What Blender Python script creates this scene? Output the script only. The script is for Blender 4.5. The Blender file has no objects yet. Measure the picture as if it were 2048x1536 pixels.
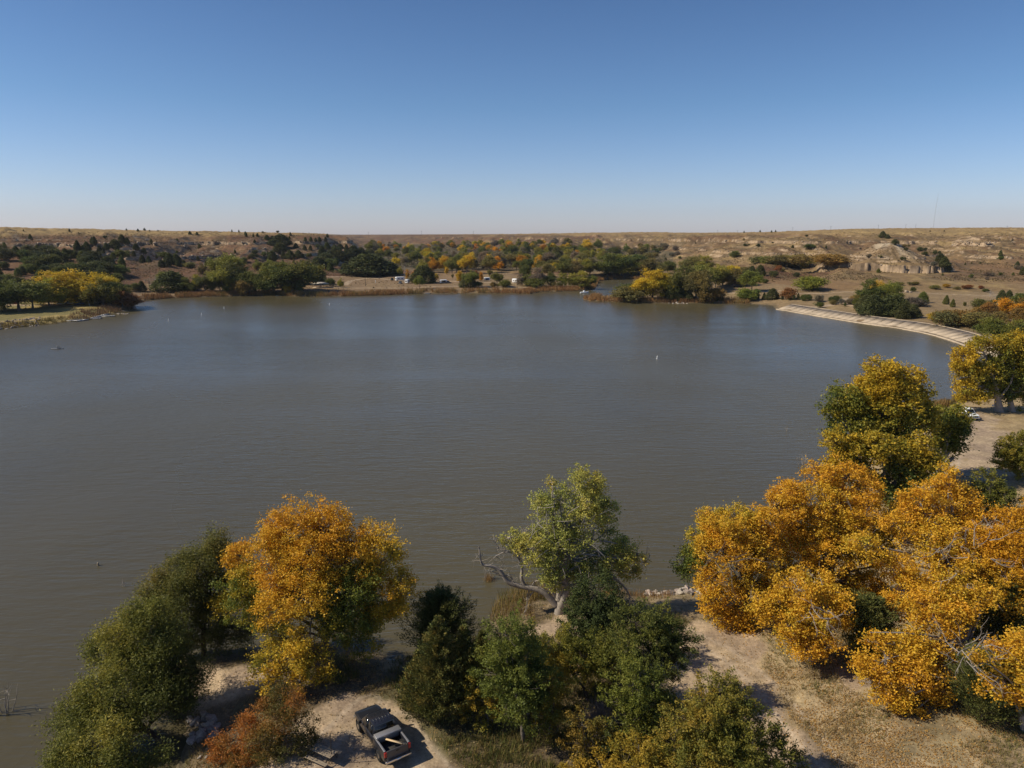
import bpy, math, random
import numpy as np
from mathutils import Vector

# ------------------------------------------------------------------ camera, sky, sun, exposure
scene = bpy.context.scene
COL = scene.collection
S = 1.18                      # metres per plan unit
H = 32.0 * S                  # camera height above the lake
PITCH = math.radians(11.7)
FPX, CX, CY = 1447.0, 1024.0, 768.0
cam_d = bpy.data.cameras.new("camera")
cam_d.sensor_width = 36.0
cam_d.lens = FPX / 2048.0 * 36.0
cam_d.clip_start = 0.5
cam_d.clip_end = 30000.0
cam = bpy.data.objects.new("camera", cam_d)
cam.location = (0, 0, H)
cam.rotation_euler = (math.pi / 2 - PITCH, 0, 0)
COL.objects.link(cam)
scene.camera = cam

SUN_EL = 41.0
SUN_D = Vector((0.99 * math.cos(math.radians(SUN_EL)), 0.13 * math.cos(math.radians(SUN_EL)), -math.sin(math.radians(SUN_EL)))).normalized()
world = bpy.data.worlds.new("World")
scene.world = world
world.use_nodes = True
wn = world.node_tree
for n in list(wn.nodes):
    wn.nodes.remove(n)
wo = wn.nodes.new("ShaderNodeOutputWorld")
wb = wn.nodes.new("ShaderNodeBackground")
sky = wn.nodes.new("ShaderNodeTexSky")
sky.sky_type = 'NISHITA'
sky.sun_disc = False
sky.sun_elevation = math.radians(SUN_EL)
sky.sun_rotation = math.atan2(-SUN_D.x, -SUN_D.y)
sky.altitude = 600.0
sky.air_density = 1.0
sky.dust_density = 0.6
sky.ozone_density = 1.6
wb.inputs["Strength"].default_value = 0.083
# the dry autumn air is bluer overhead and lavender at the horizon than the model's white balance
wg = wn.nodes.new("ShaderNodeNewGeometry"); wx = wn.nodes.new("ShaderNodeSeparateXYZ"); wr = wn.nodes.new("ShaderNodeValToRGB")
wn.links.new(wg.outputs["Incoming"], wx.inputs[0])
wm = wn.nodes.new("ShaderNodeMath"); wm.operation = 'MULTIPLY'; wm.inputs[1].default_value = -1.0
wn.links.new(wx.outputs["Z"], wm.inputs[0]); wn.links.new(wm.outputs[0], wr.inputs[0])
el = wr.color_ramp.elements
el[0].position = 0.0; el[0].color = (1.20, 1.20, 1.62, 1)
el[1].position = 0.5; el[1].color = (0.52, 0.72, 1.06, 1)
for p_, c_ in ((0.06, (1.0, 1.11, 1.46, 1)), (0.16, (0.72, 0.96, 1.25, 1)), (0.3, (0.57, 0.80, 1.09, 1))):
    e_ = el.new(p_); e_.color = c_
wmx = wn.nodes.new("ShaderNodeMix"); wmx.data_type = 'RGBA'; wmx.blend_type = 'MULTIPLY'; wmx.inputs[0].default_value = 1.0
wn.links.new(sky.outputs[0], wmx.inputs[6]); wn.links.new(wr.outputs[0], wmx.inputs[7])
wn.links.new(wmx.outputs[2], wb.inputs[0])
wn.links.new(wb.outputs[0], wo.inputs[0])

sun_d = bpy.data.lights.new("sun", 'SUN')
sun_d.energy = 4.9
sun_d.angle = math.radians(0.53)
sun_d.color = (1.0, 0.90, 0.72)
sun = bpy.data.objects.new("sun", sun_d)
sun.location = (-200, -30, 200)
sun.rotation_euler = SUN_D.to_track_quat('-Z', 'Y').to_euler()
COL.objects.link(sun)
scene.view_settings.view_transform = 'Standard'
scene.view_settings.look = 'None'
scene.view_settings.exposure = 0.0
scene.view_settings.gamma = 1.0
scene.cycles.max_bounces = 6
scene.cycles.diffuse_bounces = 2
scene.cycles.transmission_bounces = 3
scene.cycles.transparent_max_bounces = 6

# ------------------------------------------------------------------ plan geometry helpers
cp, sp = math.cos(PITCH), math.sin(PITCH)

def ray(px, py):
    u = (px - CX) / FPX; v = (CY - py) / FPX
    return u, cp + v * sp, v * cp - sp

def G(px, py, z=0.0):          # point at height z (plan units)
    x, y, zz = ray(px, py)
    k = (z * S - H) / zz
    return Vector((x * k, y * k, z * S))

def at(px, py, Y):             # point at forward distance Y (metres)
    x, y, zz = ray(px, py)
    return Vector((x / y * Y, Y, H + zz / y * Y))

def pxm(px, py, Y):            # photo pixels per metre there
    x, y, zz = ray(px, py)
    return FPX / (Y / y)

def hsh(ix, iy, seed):
    h = (ix.astype(np.int64) * 374761393 + iy.astype(np.int64) * 668265263 + seed * 982451653) & 0xFFFFFFFF
    h = ((h ^ (h >> 13)) * 1274126177) & 0xFFFFFFFF
    return ((h ^ (h >> 16)) & 0xFFFFFF) / float(0xFFFFFF)

def vnoise(x, y, seed=0):
    x = np.asarray(x, dtype=np.float64); y = np.asarray(y, dtype=np.float64)
    ix = np.floor(x); iy = np.floor(y)
    fx = x - ix; fy = y - iy
    fx = fx * fx * fx * (fx * (fx * 6 - 15) + 10); fy = fy * fy * fy * (fy * (fy * 6 - 15) + 10)
    a = hsh(ix, iy, seed); b = hsh(ix + 1, iy, seed); c = hsh(ix, iy + 1, seed); d = hsh(ix + 1, iy + 1, seed)
    return (a * (1 - fx) + b * fx) * (1 - fy) + (c * (1 - fx) + d * fx) * fy

def fbm(x, y, seed=0, octv=4, gain=0.5):
    s = 0.0; a = 1.0; t = 0.0
    for i in range(octv):
        s = s + a * vnoise(x, y, seed + i * 17); t += a
        x = np.asarray(x) * 2.03 + 5.1; y = np.asarray(y) * 2.03 + 1.7; a *= gain
    return s / t

def sstep(a, b, x):
    t = np.clip((x - a) / (b - a), 0, 1)
    return t * t * (3 - 2 * t)

def in_poly(P, x, y):
    inside = np.zeros(x.shape, bool)
    n = len(P)
    for i in range(n):
        x1, y1 = P[i]; x2, y2 = P[(i + 1) % n]
        if y1 == y2: continue
        c = ((y1 > y) != (y2 > y)) & (x < (x2 - x1) * (y - y1) / (y2 - y1) + x1)
        inside ^= c
    return inside

def seg_dist(P, x, y, closed=True):
    d2 = np.full(x.shape, 1e18)
    n = len(P)
    for i in range(n if closed else n - 1):
        x1, y1 = P[i]; x2, y2 = P[(i + 1) % n]
        dx, dy = x2 - x1, y2 - y1
        L = dx * dx + dy * dy + 1e-9
        t = np.clip(((x - x1) * dx + (y - y1) * dy) / L, 0, 1)
        d2 = np.minimum(d2, (x - x1 - t * dx) ** 2 + (y - y1 - t * dy) ** 2)
    return np.sqrt(d2)

def P2(pts, z=0.0):
    return [(G(a, b, z).x, G(a, b, z).y) for a, b in pts]

# ------------------------------------------------------------------ shore line of the lake (traced, then laid on the water level)
near_px = [(290, 1700), (352, 1560), (362, 1510), (380, 1470), (366, 1430), (345, 1395), (338, 1350), (350, 1318), (410, 1300), (500, 1290), (640, 1288),
           (720, 1305), (790, 1318), (860, 1302), (930, 1292), (985, 1268), (978, 1235), (1000, 1200), (1050, 1180), (1130, 1178),
           (1200, 1185), (1290, 1190), (1390, 1178), (1460, 1165), (1540, 1155), (1620, 1145), (1700, 1100), (1720, 1040), (1690, 990), (1690, 960),
           (1720, 905), (1770, 860), (1830, 824), (1900, 806), (1960, 798), (2048, 797)]
dam_px = [(2052, 770), (2010, 735), (1975, 714), (1939, 696.5), (1888, 677), (1821, 661), (1711, 645.6), (1600, 627), (1552, 619)]
far_px = [(1546, 611), (1500, 608), (1400, 606), (1290, 606), (1240, 604), (1180, 602), (1166, 598), (1190, 596), (1235, 591), (1262, 582), (1275, 574),
          (1292, 566), (1285, 560), (1250, 558.5), (1215, 559.5), (1196, 563), (1194, 571), (1188, 578), (1150, 582.5), (1080, 584), (1060, 588), (1000, 586.5), (930, 587),
          (870, 587), (817, 588.5), (760, 591), (700, 592.5), (640, 593.5), (590, 593), (550, 590), (500, 591), (430, 593.5), (350, 596), (300, 600), (268, 604),
          (266, 612), (258, 622), (240, 625), (205, 631), (180, 640), (150, 641), (110, 648), (79, 650.5), (40, 655), (0, 659), (-150, 690), (-400, 745)]
near_w = P2(near_px); dam_w = P2(dam_px); far_w = P2(far_px)
lake = near_w + dam_w + far_w + [(-520 * S, 100 * S), (-520 * S, -80 * S), (-30 * S, -80 * S), (-24 * S, 20 * S)]

def t_of(px, py=540):
    x, y, z = ray(px, py)
    return x / y

base_cols = [
    (-500, [(30, 1.5), (250, 2), (330, 4), (400, 14), (470, 25), (530, 33), (650, 38), (1000, 43), (4000, 60)]),
    (0, [(30, 1.5), (249, 1.6), (300, 2.4), (340, 5), (400, 13), (465, 25), (520, 32), (650, 36.5), (1000, 40), (4000, 60)]),
    (150, [(30, 1.5), (280, 1.6), (320, 2.4), (360, 5), (420, 13), (480, 24.5), (545, 31.6), (660, 35), (1000, 38), (4000, 56)]),
    (300, [(30, 1.5), (380, 1.4), (410, 3.5), (470, 13), (540, 24), (600, 30.5), (750, 34), (1100, 36), (4000, 50)]),
    (400, [(30, 1.5), (385, 1.4), (415, 3.8), (485, 13), (555, 24.5), (615, 30.5), (750, 33.4), (1100, 35), (4000, 44)]),
    (500, [(30, 1.5), (395, 1.4), (430, 4), (500, 14), (570, 24.5), (635, 30.2), (760, 32.6), (1100, 33.6), (4000, 39)]),
    (590, [(30, 1.5), (395, 1.4), (430, 3), (520, 9), (600, 20), (645, 26), (690, 30), (780, 32), (1000, 32.4), (4000, 34)]),
    (650, [(30, 1.5), (395, 1.4), (430, 3), (540, 8), (610, 16), (665, 25), (700, 28.8), (780, 31), (1000, 31.2), (4000, 33)]),
    (690, [(30, 1.5), (395, 1.2), (430, 2.4), (560, 6), (640, 13), (700, 23), (740, 28.6), (800, 29.4), (900, 24), (1300, 22), (1800, 24), (2000, 29.6), (4000, 28)]),
    (735, [(30, 1.5), (395, 1.2), (430, 2.4), (560, 5), (640, 8), (700, 11), (760, 13), (850, 12), (1300, 13), (1800, 18), (2000, 29.6), (4000, 28)]),
    (775, [(30, 1.5), (400, 1.2), (430, 2.4), (560, 4.5), (700, 6), (1400, 10), (1700, 15), (1900, 27), (2050, 29.8), (4000, 28.6)]),
    (820, [(30, 1.5), (400, 1.2), (430, 2.4), (560, 4.5), (700, 6), (1300, 10), (1550, 17), (1750, 28), (1950, 30.4), (4000, 29.6)]),
    (900, [(30, 1.5), (400, 1.2), (430, 2.2), (560, 4.5), (700, 6), (1100, 9), (1350, 17), (1500, 26), (1750, 31), (4000, 31.2)]),
    (1000, [(30, 1.5), (400, 1.2), (430, 2.2), (560, 4.5), (800, 7), (1000, 9.5), (1200, 18), (1300, 26), (1450, 30.8), (4000, 32.4)]),
    (1100, [(30, 1.5), (405, 1.2), (440, 2.2), (560, 4.5), (850, 8), (960, 12), (1100, 22), (1150, 25.5), (1260, 30.6), (1600, 32.8), (4000, 35)]),
    (1200, [(30, 1.5), (405, 1.2), (440, 2.0), (600, 4.5), (820, 8), (920, 12), (1040, 21), (1110, 26), (1200, 31), (1600, 34.4), (4000, 39)]),
    (1300, [(30, 1.5), (370, 1.2), (440, 2.0), (600, 5), (740, 8), (850, 12), (990, 21), (1060, 26), (1160, 31.4), (1500, 35), (4000, 41)]),
    (1380, [(30, 1.5), (370, 1.3), (440, 3), (560, 6), (680, 11), (800, 16), (860, 20), (930, 26), (1000, 31), (1300, 33.4), (4000, 36)]),
    (1450, [(30, 1.5), (370, 1.3), (420, 3), (500, 8), (600, 12.4), (667, 16.5), (740, 21), (798, 25), (880, 31), (1200, 33.4), (4000, 37)]),
    (1530, [(30, 1.5), (350, 1.3), (400, 3.4), (460, 7), (560, 12), (620, 16.5), (680, 22), (720, 26), (800, 31), (1150, 34), (4000, 40)]),
    (1600, [(30, 1.5), (320, 1.5), (360, 4), (430, 5.4), (500, 7), (560, 12), (605, 17), (655, 25), (750, 31), (1000, 35), (4000, 47)]),
    (1650, [(30, 1.5), (310, 1.6), (360, 4), (400, 7.5), (440, 8.4), (500, 9), (570, 13), (620, 19), (670, 25.5), (770, 32.4), (1000, 36.4), (4000, 52)]),
    (1700, [(30, 1.8), (290, 1.7), (355, 4.2), (410, 8.6), (440, 12.6), (462, 13.6), (500, 12), (560, 12), (640, 20), (690, 25.5), (780, 32.6), (1050, 38), (4000, 56)]),
    (1735, [(30, 1.8), (280, 1.8), (350, 4.2), (425, 9.6), (436, 13.2), (455, 16.6), (475, 15), (490, 15.5), (520, 16), (560, 16.5), (620, 19), (690, 25.5), (790, 33), (1050, 38), (4000, 60)]),
    (1775, [(30, 1.8), (275, 1.8), (350, 4.2), (428, 9.4), (434, 13.6), (456, 14), (474, 15), (494, 16), (512, 17), (540, 17.5), (600, 19), (700, 25.5), (795, 33), (1080, 39), (4000, 62)]),
    (1810, [(30, 1.8), (270, 1.8), (350, 4.2), (428, 9.4), (433, 13.8), (456, 14), (476, 15), (498, 16), (515, 17), (540, 17.5), (600, 19), (700, 25.5), (800, 33), (1080, 39), (4000, 62)]),
    (1850, [(30, 1.8), (260, 1.8), (350, 4.2), (428, 9.4), (433, 13.8), (458, 14), (480, 15), (505, 16.5), (540, 17.5), (600, 19), (650, 22), (700, 25.5), (800, 33), (1090, 39), (4000, 62)]),
    (1885, [(30, 1.8), (255, 1.8), (350, 4.2), (428, 9.2), (433, 12.6), (455, 13.4), (490, 14), (540, 16), (600, 18), (650, 22), (700, 26), (800, 33.4), (1100, 39.5), (4000, 62)]),
    (1925, [(30, 1.8), (235, 1.8), (350, 4.2), (430, 9), (470, 12), (515, 16.4), (550, 18.4), (590, 21), (640, 25.5), (720, 31), (1000, 39), (4000, 63)]),
    (2000, [(30, 1.8), (215, 1.8), (350, 4.2), (430, 8.6), (510, 16), (550, 18.4), (600, 23), (625, 26), (700, 31.4), (1000, 39.4), (4000, 63)]),
    (2100, [(30, 1.8), (200, 1.8), (350, 4.4), (430, 8.6), (500, 15.6), (550, 19), (590, 23), (620, 26), (700, 32), (1000, 39.4), (4000, 63)]),
    (2500, [(30, 1.8), (200, 2), (350, 6), (430, 12), (500, 20), (600, 27), (700, 33), (1000, 39.4), (4000, 63)]),
]
BY = np.concatenate([np.linspace(-200, 400, 60, endpoint=False), np.linspace(400, 1300, 360, endpoint=False), np.linspace(1300, 7000, 200)])
BT = np.array([t_of(c[0]) for c in base_cols])
BZ = np.array([np.interp(BY, [p[0] for p in c[1]], [p[1] for p in c[1]]) for c in base_cols])   # ncol x nY

def base_height(x, y):           # metres in, metres out
    Y = y / S
    Yc = np.maximum(Y, 30.0)
    t = np.clip((x / S) / Yc, BT[0] + 1e-6, BT[-1] - 1e-6)
    hillw = sstep(400, 520, Y) * (1 - sstep(1500, 2500, Y))
    bq = np.exp(-(((x / S) - 235) / 75.0) ** 2 - ((Y - 470) / 120.0) ** 2)          # butte keeps its shape
    rid = fbm(x / 95.0, y / 260.0, 11, 3) - 0.5
    rid2 = 1 - 2 * np.abs(fbm(x / 46.0 + 3.3, y / 150.0, 23, 2) - 0.5)
    Yp = Y + hillw * (1 - 0.97 * bq) * (rid * 150 + (rid2 - 0.7) * 105)
    Yp = Yp + hillw * ((fbm(x / 5.5, y / 45.0, 151, 3) - 0.5) * 13 + (fbm(x / 15.0, y / 60.0, 153, 2) - 0.5) * 12)
    Yp = np.clip(Yp, BY[0], BY[-1] - 1)
    ci = np.clip(np.searchsorted(BT, t, side='right') - 1, 0, len(BT) - 2)
    f = (t - BT[ci]) / (BT[ci + 1] - BT[ci]); f = f * f * (3 - 2 * f)
    yi = np.clip(np.searchsorted(BY, Yp, side='right') - 1, 0, len(BY) - 2)
    g = (Yp - BY[yi]) / (BY[yi + 1] - BY[yi])
    z = ((BZ[ci, yi] * (1 - g) + BZ[ci, yi + 1] * g) * (1 - f) + (BZ[ci + 1, yi] * (1 - g) + BZ[ci + 1, yi + 1] * g) * f)
    # the flat topped butte: two rock bands, sloping benches, a knob
    bxx, byy = x / S - 242.0, Y - 475.0
    an = np.arctan2(byy, bxx)
    r_ = np.sqrt((bxx / 38.0) ** 2 + (byy / 43.0) ** 2)
    near_b = r_ < 1.6
    rn = r_ * (1 + 0.20 * (fbm(np.cos(an) * 2.2 + 4, np.sin(an) * 2.2 + 9, 161, 3) - 0.5) + 0.13 * (fbm(np.cos(an) * 7 + 3, np.sin(an) * 7 + 5, 163, 3) - 0.5) + 0.06 * (fbm(np.cos(an) * 34 + z * .3, np.sin(an) * 34 + 5, 167, 3) - 0.5))
    top = np.interp(rn, [0, .16, .20, .27, .30, .56, .585, .70, .73, .90, .945, .99, 1.06, 1.3], [26.2, 25.6, 25.2, 23.4, 22.6, 17.9, 16.7, 15.9, 14.7, 13.6, 13.2, 9.6, 8.6, -5])
    tilt = -0.045 * bxx + (fbm(an * 4, r_ * 3, 165, 3) - .5) * 2.2
    z = np.where(near_b, np.maximum(z, top + tilt * sstep(.3, .9, rn)), z)
    foot = 9.2 + np.clip(Y - 432, 0, 99) * 0.085
    wf_ = sstep(.25, -.15, byy / 41.0) * (1 - sstep(1.25, 1.55, r_)) * (rn > .975)
    z = np.where(near_b, z * (1 - wf_) + np.minimum(z, foot) * wf_, z)
    slopew = sstep(5, 9, z) * hillw * np.where(r_ < 1.1, 0.45, 1.0)
    z = z + slopew * (fbm(x / 17.0, y / 17.0, 5, 4) - 0.5) * 5.2 + slopew * (fbm(x / 4.0, y / 6.0, 9, 3) - 0.5) * 0.9
    z = z + 0.35 * (fbm(x / 14.0, y / 14.0, 31, 3) - 0.5) * sstep(20, 60, np.abs(y) + np.abs(x))
    # rimrock ledges: level strata that break the slope
    for z0, w, m0, seed in ((24.6, 1.9, 0.26, 41), (16.4, 1.5, 0.32, 43), (20.4, 0.8, 0.52, 47), (28.0, 0.7, 0.52, 49)):
        zz0 = z0 + (fbm(x / 150.0, y / 150.0, seed + 3, 2) - 0.5) * 1.2
        m = sstep(m0, m0 + 0.16, fbm(x / 22.0, y / 30.0, seed, 3)) * hillw * (r_ > 1.15)
        s_ = (z - zz0) / w
        zz = zz0 + w * np.sign(s_) * np.abs(s_) ** 0.28
        z = np.where(np.abs(s_) < 1, z * (1 - m) + zz * m, z)
    return z * S

def lake_sd(x, y):                # signed distance, positive on land
    d = seg_dist(lake, x, y)
    return np.where(in_poly(lake, x, y), -d, d)

def height(x, y):
    sd = lake_sd(x, y)
    b = base_height(x, y)
    sdn = sd + (fbm(x / 2.2, y / 2.2, 71, 3) - 0.5) * 1.6 * (y < 160) + (fbm(x / 7., y / 7., 73, 2) - 0.5) * 2.0 * (y >= 160)
    bank = 0.08 + 0.24 * sdn
    z = np.where(sdn > 0, np.minimum(b, bank), np.maximum(-2.5, 0.12 + sdn * 0.5))
    return z, sd

# grid in fan form: fine inside the view, coarse around it
tf = np.linspace(-0.80, 0.80, 1180)
tl = np.concatenate([-np.geomspace(0.82, 3.2, 26)[::-1], tf, np.geomspace(0.82, 3.2, 26)])
def logrow(a, b, r):
    return np.exp(np.arange(math.log(a), math.log(b), r))
rows = np.concatenate([np.linspace(-90, 36, 22), logrow(38, 150, 0.0045), logrow(150, 400 * S, 0.0042), logrow(400 * S, 760 * S, 0.0020), logrow(760 * S, 1500 * S, 0.0045), logrow(1500 * S, 9000, 0.012), [9500.]])
TT, YY = np.meshgrid(tl, rows)
XX = TT * np.maximum(YY, 40.0)
ZZ, SD = height(XX.ravel(), YY.ravel())
ZZ = ZZ.reshape(XX.shape); SD = SD.reshape(XX.shape)

def zt(x, y):                     # height of the built terrain
    x = np.atleast_1d(np.asarray(x, float)); y = np.atleast_1d(np.asarray(y, float))
    t = x / np.maximum(y, 40.0)
    i = np.clip(np.searchsorted(tl, t) - 1, 0, len(tl) - 2); j = np.clip(np.searchsorted(rows, y) - 1, 0, len(rows) - 2)
    f = np.clip((t - tl[i]) / (tl[i + 1] - tl[i]), 0, 1); g = np.clip((y - rows[j]) / (rows[j + 1] - rows[j]), 0, 1)
    return (ZZ[j, i] * (1 - f) + ZZ[j, i + 1] * f) * (1 - g) + (ZZ[j + 1, i] * (1 - f) + ZZ[j + 1, i + 1] * f) * g

def zt1(x, y):
    return float(zt(x, y)[0])

def GT(px, py):                   # where the sight line through a traced pixel meets the ground
    x, y, zz = ray(px, py)
    t = x / y
    ys = rows[rows > 38.0]
    zr = H + zz / y * ys
    zg = zt(t * ys, ys)
    k = np.nonzero(zr <= np.maximum(zg, 0.0))[0]
    Y = ys[k[0]] if len(k) else 1500.0
    return Vector((t * Y, Y, max(0.0, zt1(t * Y, Y))))
# ------------------------------------------------------------------ mesh and material helpers
def tag(o, label=None, cat=None, group=None, kind=None):
    if label: o["label"] = label
    if cat: o["category"] = cat
    if group: o["group"] = group
    if kind: o["kind"] = kind
    return o

def mesh_np(name, V, quads=None, tris=None, mats=(), fcol=None, smooth=False, midx=None):
    me = bpy.data.meshes.new(name)
    V = np.asarray(V, np.float32).reshape(-1, 3)
    me.vertices.add(len(V)); me.vertices.foreach_set("co", V.ravel())
    q = np.asarray(quads, np.int32).reshape(-1, 4) if quads is not None else np.zeros((0, 4), np.int32)
    t = np.asarray(tris, np.int32).reshape(-1, 3) if tris is not None else np.zeros((0, 3), np.int32)
    nl = q.size + t.size
    me.loops.add(nl); me.loops.foreach_set("vertex_index", np.concatenate([q.ravel(), t.ravel()]))
    me.polygons.add(len(q) + len(t))
    ls = np.concatenate([np.arange(len(q)) * 4, q.size + np.arange(len(t)) * 3]).astype(np.int32)
    me.polygons.foreach_set("loop_start", ls)
    for m in mats: me.materials.append(m)
    if midx is not None: me.polygons.foreach_set("material_index", np.asarray(midx, np.int32))
    if smooth: me.polygons.foreach_set("use_smooth", np.ones(len(q) + len(t), bool))
    me.update(calc_edges=True)
    if fcol is not None:
        a = me.attributes.new("Col", 'FLOAT_COLOR', 'FACE')
        c = np.ones((len(q) + len(t), 4), np.float32); c[:, :3] = fcol
        a.data.foreach_set("color", c.ravel())
    return me

def obj(name, me, parent=None, loc=None):
    o = bpy.data.objects.new(name, me)
    COL.objects.link(o)
    if parent: o.parent = parent
    if loc is not None: o.location = loc
    return o

def empty(name, loc, rz=0.0):
    o = bpy.data.objects.new(name, None); COL.objects.link(o)
    o.location = loc; o.rotation_euler = (0, 0, rz); o.empty_display_size = 0.3
    return o

def newmat(name):
    m = bpy.data.materials.new(name); m.use_nodes = True
    nt = m.node_tree
    return m, nt, nt.nodes["Principled BSDF"]

def plain(name, col, rough=0.6, metal=0.0, spec=0.5, var=0.12, scale=6.0, coat=0.0):
    m, nt, b = newmat(name)
    N = nt.nodes.new
    no = N("ShaderNodeTexNoise"); no.inputs["Scale"].default_value = scale; no.inputs["Detail"].default_value = 5
    tc = N("ShaderNodeTexCoord"); nt.links.new(tc.outputs["Object"], no.inputs["Vector"])
    mr = N("ShaderNodeMapRange"); mr.inputs["To Min"].default_value = 1 - var * 1.6; mr.inputs["To Max"].default_value = 1 + var * 1.6
    nt.links.new(no.outputs["Fac"], mr.inputs["Value"])
    mx = N("ShaderNodeMix"); mx.data_type = 'RGBA'; mx.blend_type = 'MULTIPLY'; mx.inputs[0].default_value = 1
    mx.inputs[6].default_value = (*col, 1); nt.links.new(mr.outputs[0], mx.inputs[7])
    nt.links.new(mx.outputs[2], b.inputs["Base Color"])
    b.inputs["Roughness"].default_value = rough; b.inputs["Metallic"].default_value = metal
    b.inputs["Specular IOR Level"].default_value = spec; b.inputs["Coat Weight"].default_value = coat
    return m

def leaf_material(name, rough=0.55, trans=0.3, spec=0.22):
    m, nt, b = newmat(name)
    N = nt.nodes.new; L = nt.links.new
    at_ = N("ShaderNodeAttribute"); at_.attribute_name = "Col"
    oi = N("ShaderNodeObjectInfo")
    mx = N("ShaderNodeMix"); mx.data_type = 'RGBA'; mx.blend_type = 'MULTIPLY'; mx.inputs[0].default_value = 1
    L(at_.outputs["Color"], mx.inputs[6]); L(oi.outputs["Color"], mx.inputs[7])
    L(mx.outputs[2], b.inputs["Base Color"])
    b.inputs["Roughness"].default_value = rough; b.inputs["Specular IOR Level"].default_value = spec
    tr = N("ShaderNodeBsdfTranslucent"); L(mx.outputs[2], tr.inputs["Color"])
    ms = N("ShaderNodeMixShader"); ms.inputs[0].default_value = trans
    L(b.outputs[0], ms.inputs[1]); L(tr.outputs[0], ms.inputs[2])
    L(ms.outputs[0], nt.nodes["Material Output"].inputs["Surface"])
    return m

def attr_material(name, rough=0.9, rock=False, bump=0.0):
    m, nt, b = newmat(name)
    N = nt.nodes.new; L = nt.links.new
    at_ = N("ShaderNodeAttribute"); at_.attribute_name = "Col"
    ge = N("ShaderNodeNewGeometry")
    out = at_.outputs["Color"]
    for sc, lo, hi, det in ((0.35, 0.72, 1.28, 6), (2.6, 0.66, 1.30, 8), (11.0, 0.80, 1.18, 4)):
        no = N("ShaderNodeTexNoise"); no.inputs["Scale"].default_value = sc; no.inputs["Detail"].default_value = det; no.inputs["Roughness"].default_value = 0.65
        L(ge.outputs["Position"], no.inputs["Vector"])
        mr = N("ShaderNodeMapRange"); mr.inputs["From Min"].default_value = 0.3; mr.inputs["From Max"].default_value = 0.7
        mr.inputs["To Min"].default_value = lo; mr.inputs["To Max"].default_value = hi
        L(no.outputs["Fac"], mr.inputs["Value"])
        mx = N("ShaderNodeMix"); mx.data_type = 'RGBA'; mx.blend_type = 'MULTIPLY'; mx.inputs[0].default_value = 1
        L(out, mx.inputs[6]); L(mr.outputs[0], mx.inputs[7]); out = mx.outputs[2]
    L(out, b.inputs["Base Color"])
    b.inputs["Roughness"].default_value = rough; b.inputs["Specular IOR Level"].default_value = 0.15
    if bump:
        nb = N("ShaderNodeTexNoise"); nb.inputs["Scale"].default_value = 3.5; nb.inputs["Detail"].default_value = 8
        L(ge.outputs["Position"], nb.inputs["Vector"])
        bp = N("ShaderNodeBump"); bp.inputs["Strength"].default_value = bump; bp.inputs["Distance"].default_value = 0.12
        L(nb.outputs["Fac"], bp.inputs["Height"]); L(bp.outputs[0], b.inputs["Normal"])
    return m

M_LEAF = leaf_material("leaf", trans=0.36)
M_NEEDLE = leaf_material("needle", 0.7, 0.15, 0.12)
M_BARK = plain("bark", (0.15, 0.125, 0.10), 0.9, spec=0.1, var=0.3, scale=3)
M_PALEBARK = plain("pale_bark", (0.31, 0.27, 0.23), 0.85, spec=0.1, var=0.3, scale=3)
M_DARKBARK = plain("dark_bark", (0.07, 0.055, 0.045), 0.9, spec=0.1, var=0.3, scale=3)
M_GROUND = attr_material("ground_cover", 0.95, bump=0.5)
M_ROCK = attr_material("weathered_stone", 0.9, bump=0.6)

# ------------------------------------------------------------------ ground, hills, dirt road
pads = []
def pad(pts, z=1.5, soft=0.7):
    pads.append((P2(pts, z), soft, None))
def track(pts, z, width, soft=0.5):
    pads.append(([(G(a, b, z).x, G(a, b, z).y) for a, b in pts], soft, width))
def track_t(pts, width, soft=0.5):
    q = [GT(a, b) for a, b in pts]
    pads.append(([(p.x, p.y) for p in q], soft, width))
pad([(610, 1425), (690, 1392), (780, 1400), (835, 1440), (870, 1490), (925, 1545), (930, 1660), (560, 1660), (470, 1560), (520, 1500), (590, 1440)])
pad([(335, 1345), (400, 1315), (500, 1318), (560, 1345), (500, 1375), (400, 1390), (350, 1380)])
pad([(1010, 1258), (1060, 1240), (1120, 1230), (1200, 1225), (1210, 1280), (1100, 1270)])
pad([(1290, 1275), (1400, 1242), (1490, 1252), (1535, 1285), (1520, 1330), (1550, 1375), (1575, 1440), (1640, 1510), (1700, 1590), (1560, 1600), (1500, 1480), (1420, 1420), (1340, 1400), (1280, 1340)])
pad([(1670, 1345), (1780, 1340), (1850, 1370), (1830, 1400), (1700, 1390)], soft=1.5)
pad([(1780, 1180), (1850, 1190), (1830, 1240), (1770, 1260)])
pad([(1850, 840), (1900, 826), (1960, 828), (2000, 840), (1975, 870), (1950, 890), (1900, 905), (1860, 880)], soft=1.2)
track([(1930, 880), (1900, 910), (1900, 940), (1960, 955), (2060, 962), (2200, 965)], 1.5, 5.5, 1.2)
track([(1990, 870), (1975, 905), (1960, 945)], 1.5, 6, 1.5)
track([(2060, 924), (1985, 920), (1930, 930)], 1.5, 3, 1.2)
track_t([(1540, 588), (1600, 587), (1680, 585), (1760, 584), (1830, 586), (1900, 589), (1960, 591), (2040, 594), (2120, 597)], 2.6)
track_t([(1625, 615), (1655, 612), (1680, 606), (1690, 600), (1720, 592)], 5.0)
track_t([(1440, 586), (1480, 586), (1520, 583), (1565, 581)], 5.0, 1.0)
track_t([(1690, 607), (1720, 618), (1760, 628), (1800, 637)], 3.0)
track_t([(600, 558), (660, 554), (730, 550), (790, 550), (840, 552)], 3.0)
track_t([(690, 570), (700, 562), (740, 556), (790, 560), (830, 566), (880, 567)], 4.0)
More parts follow.
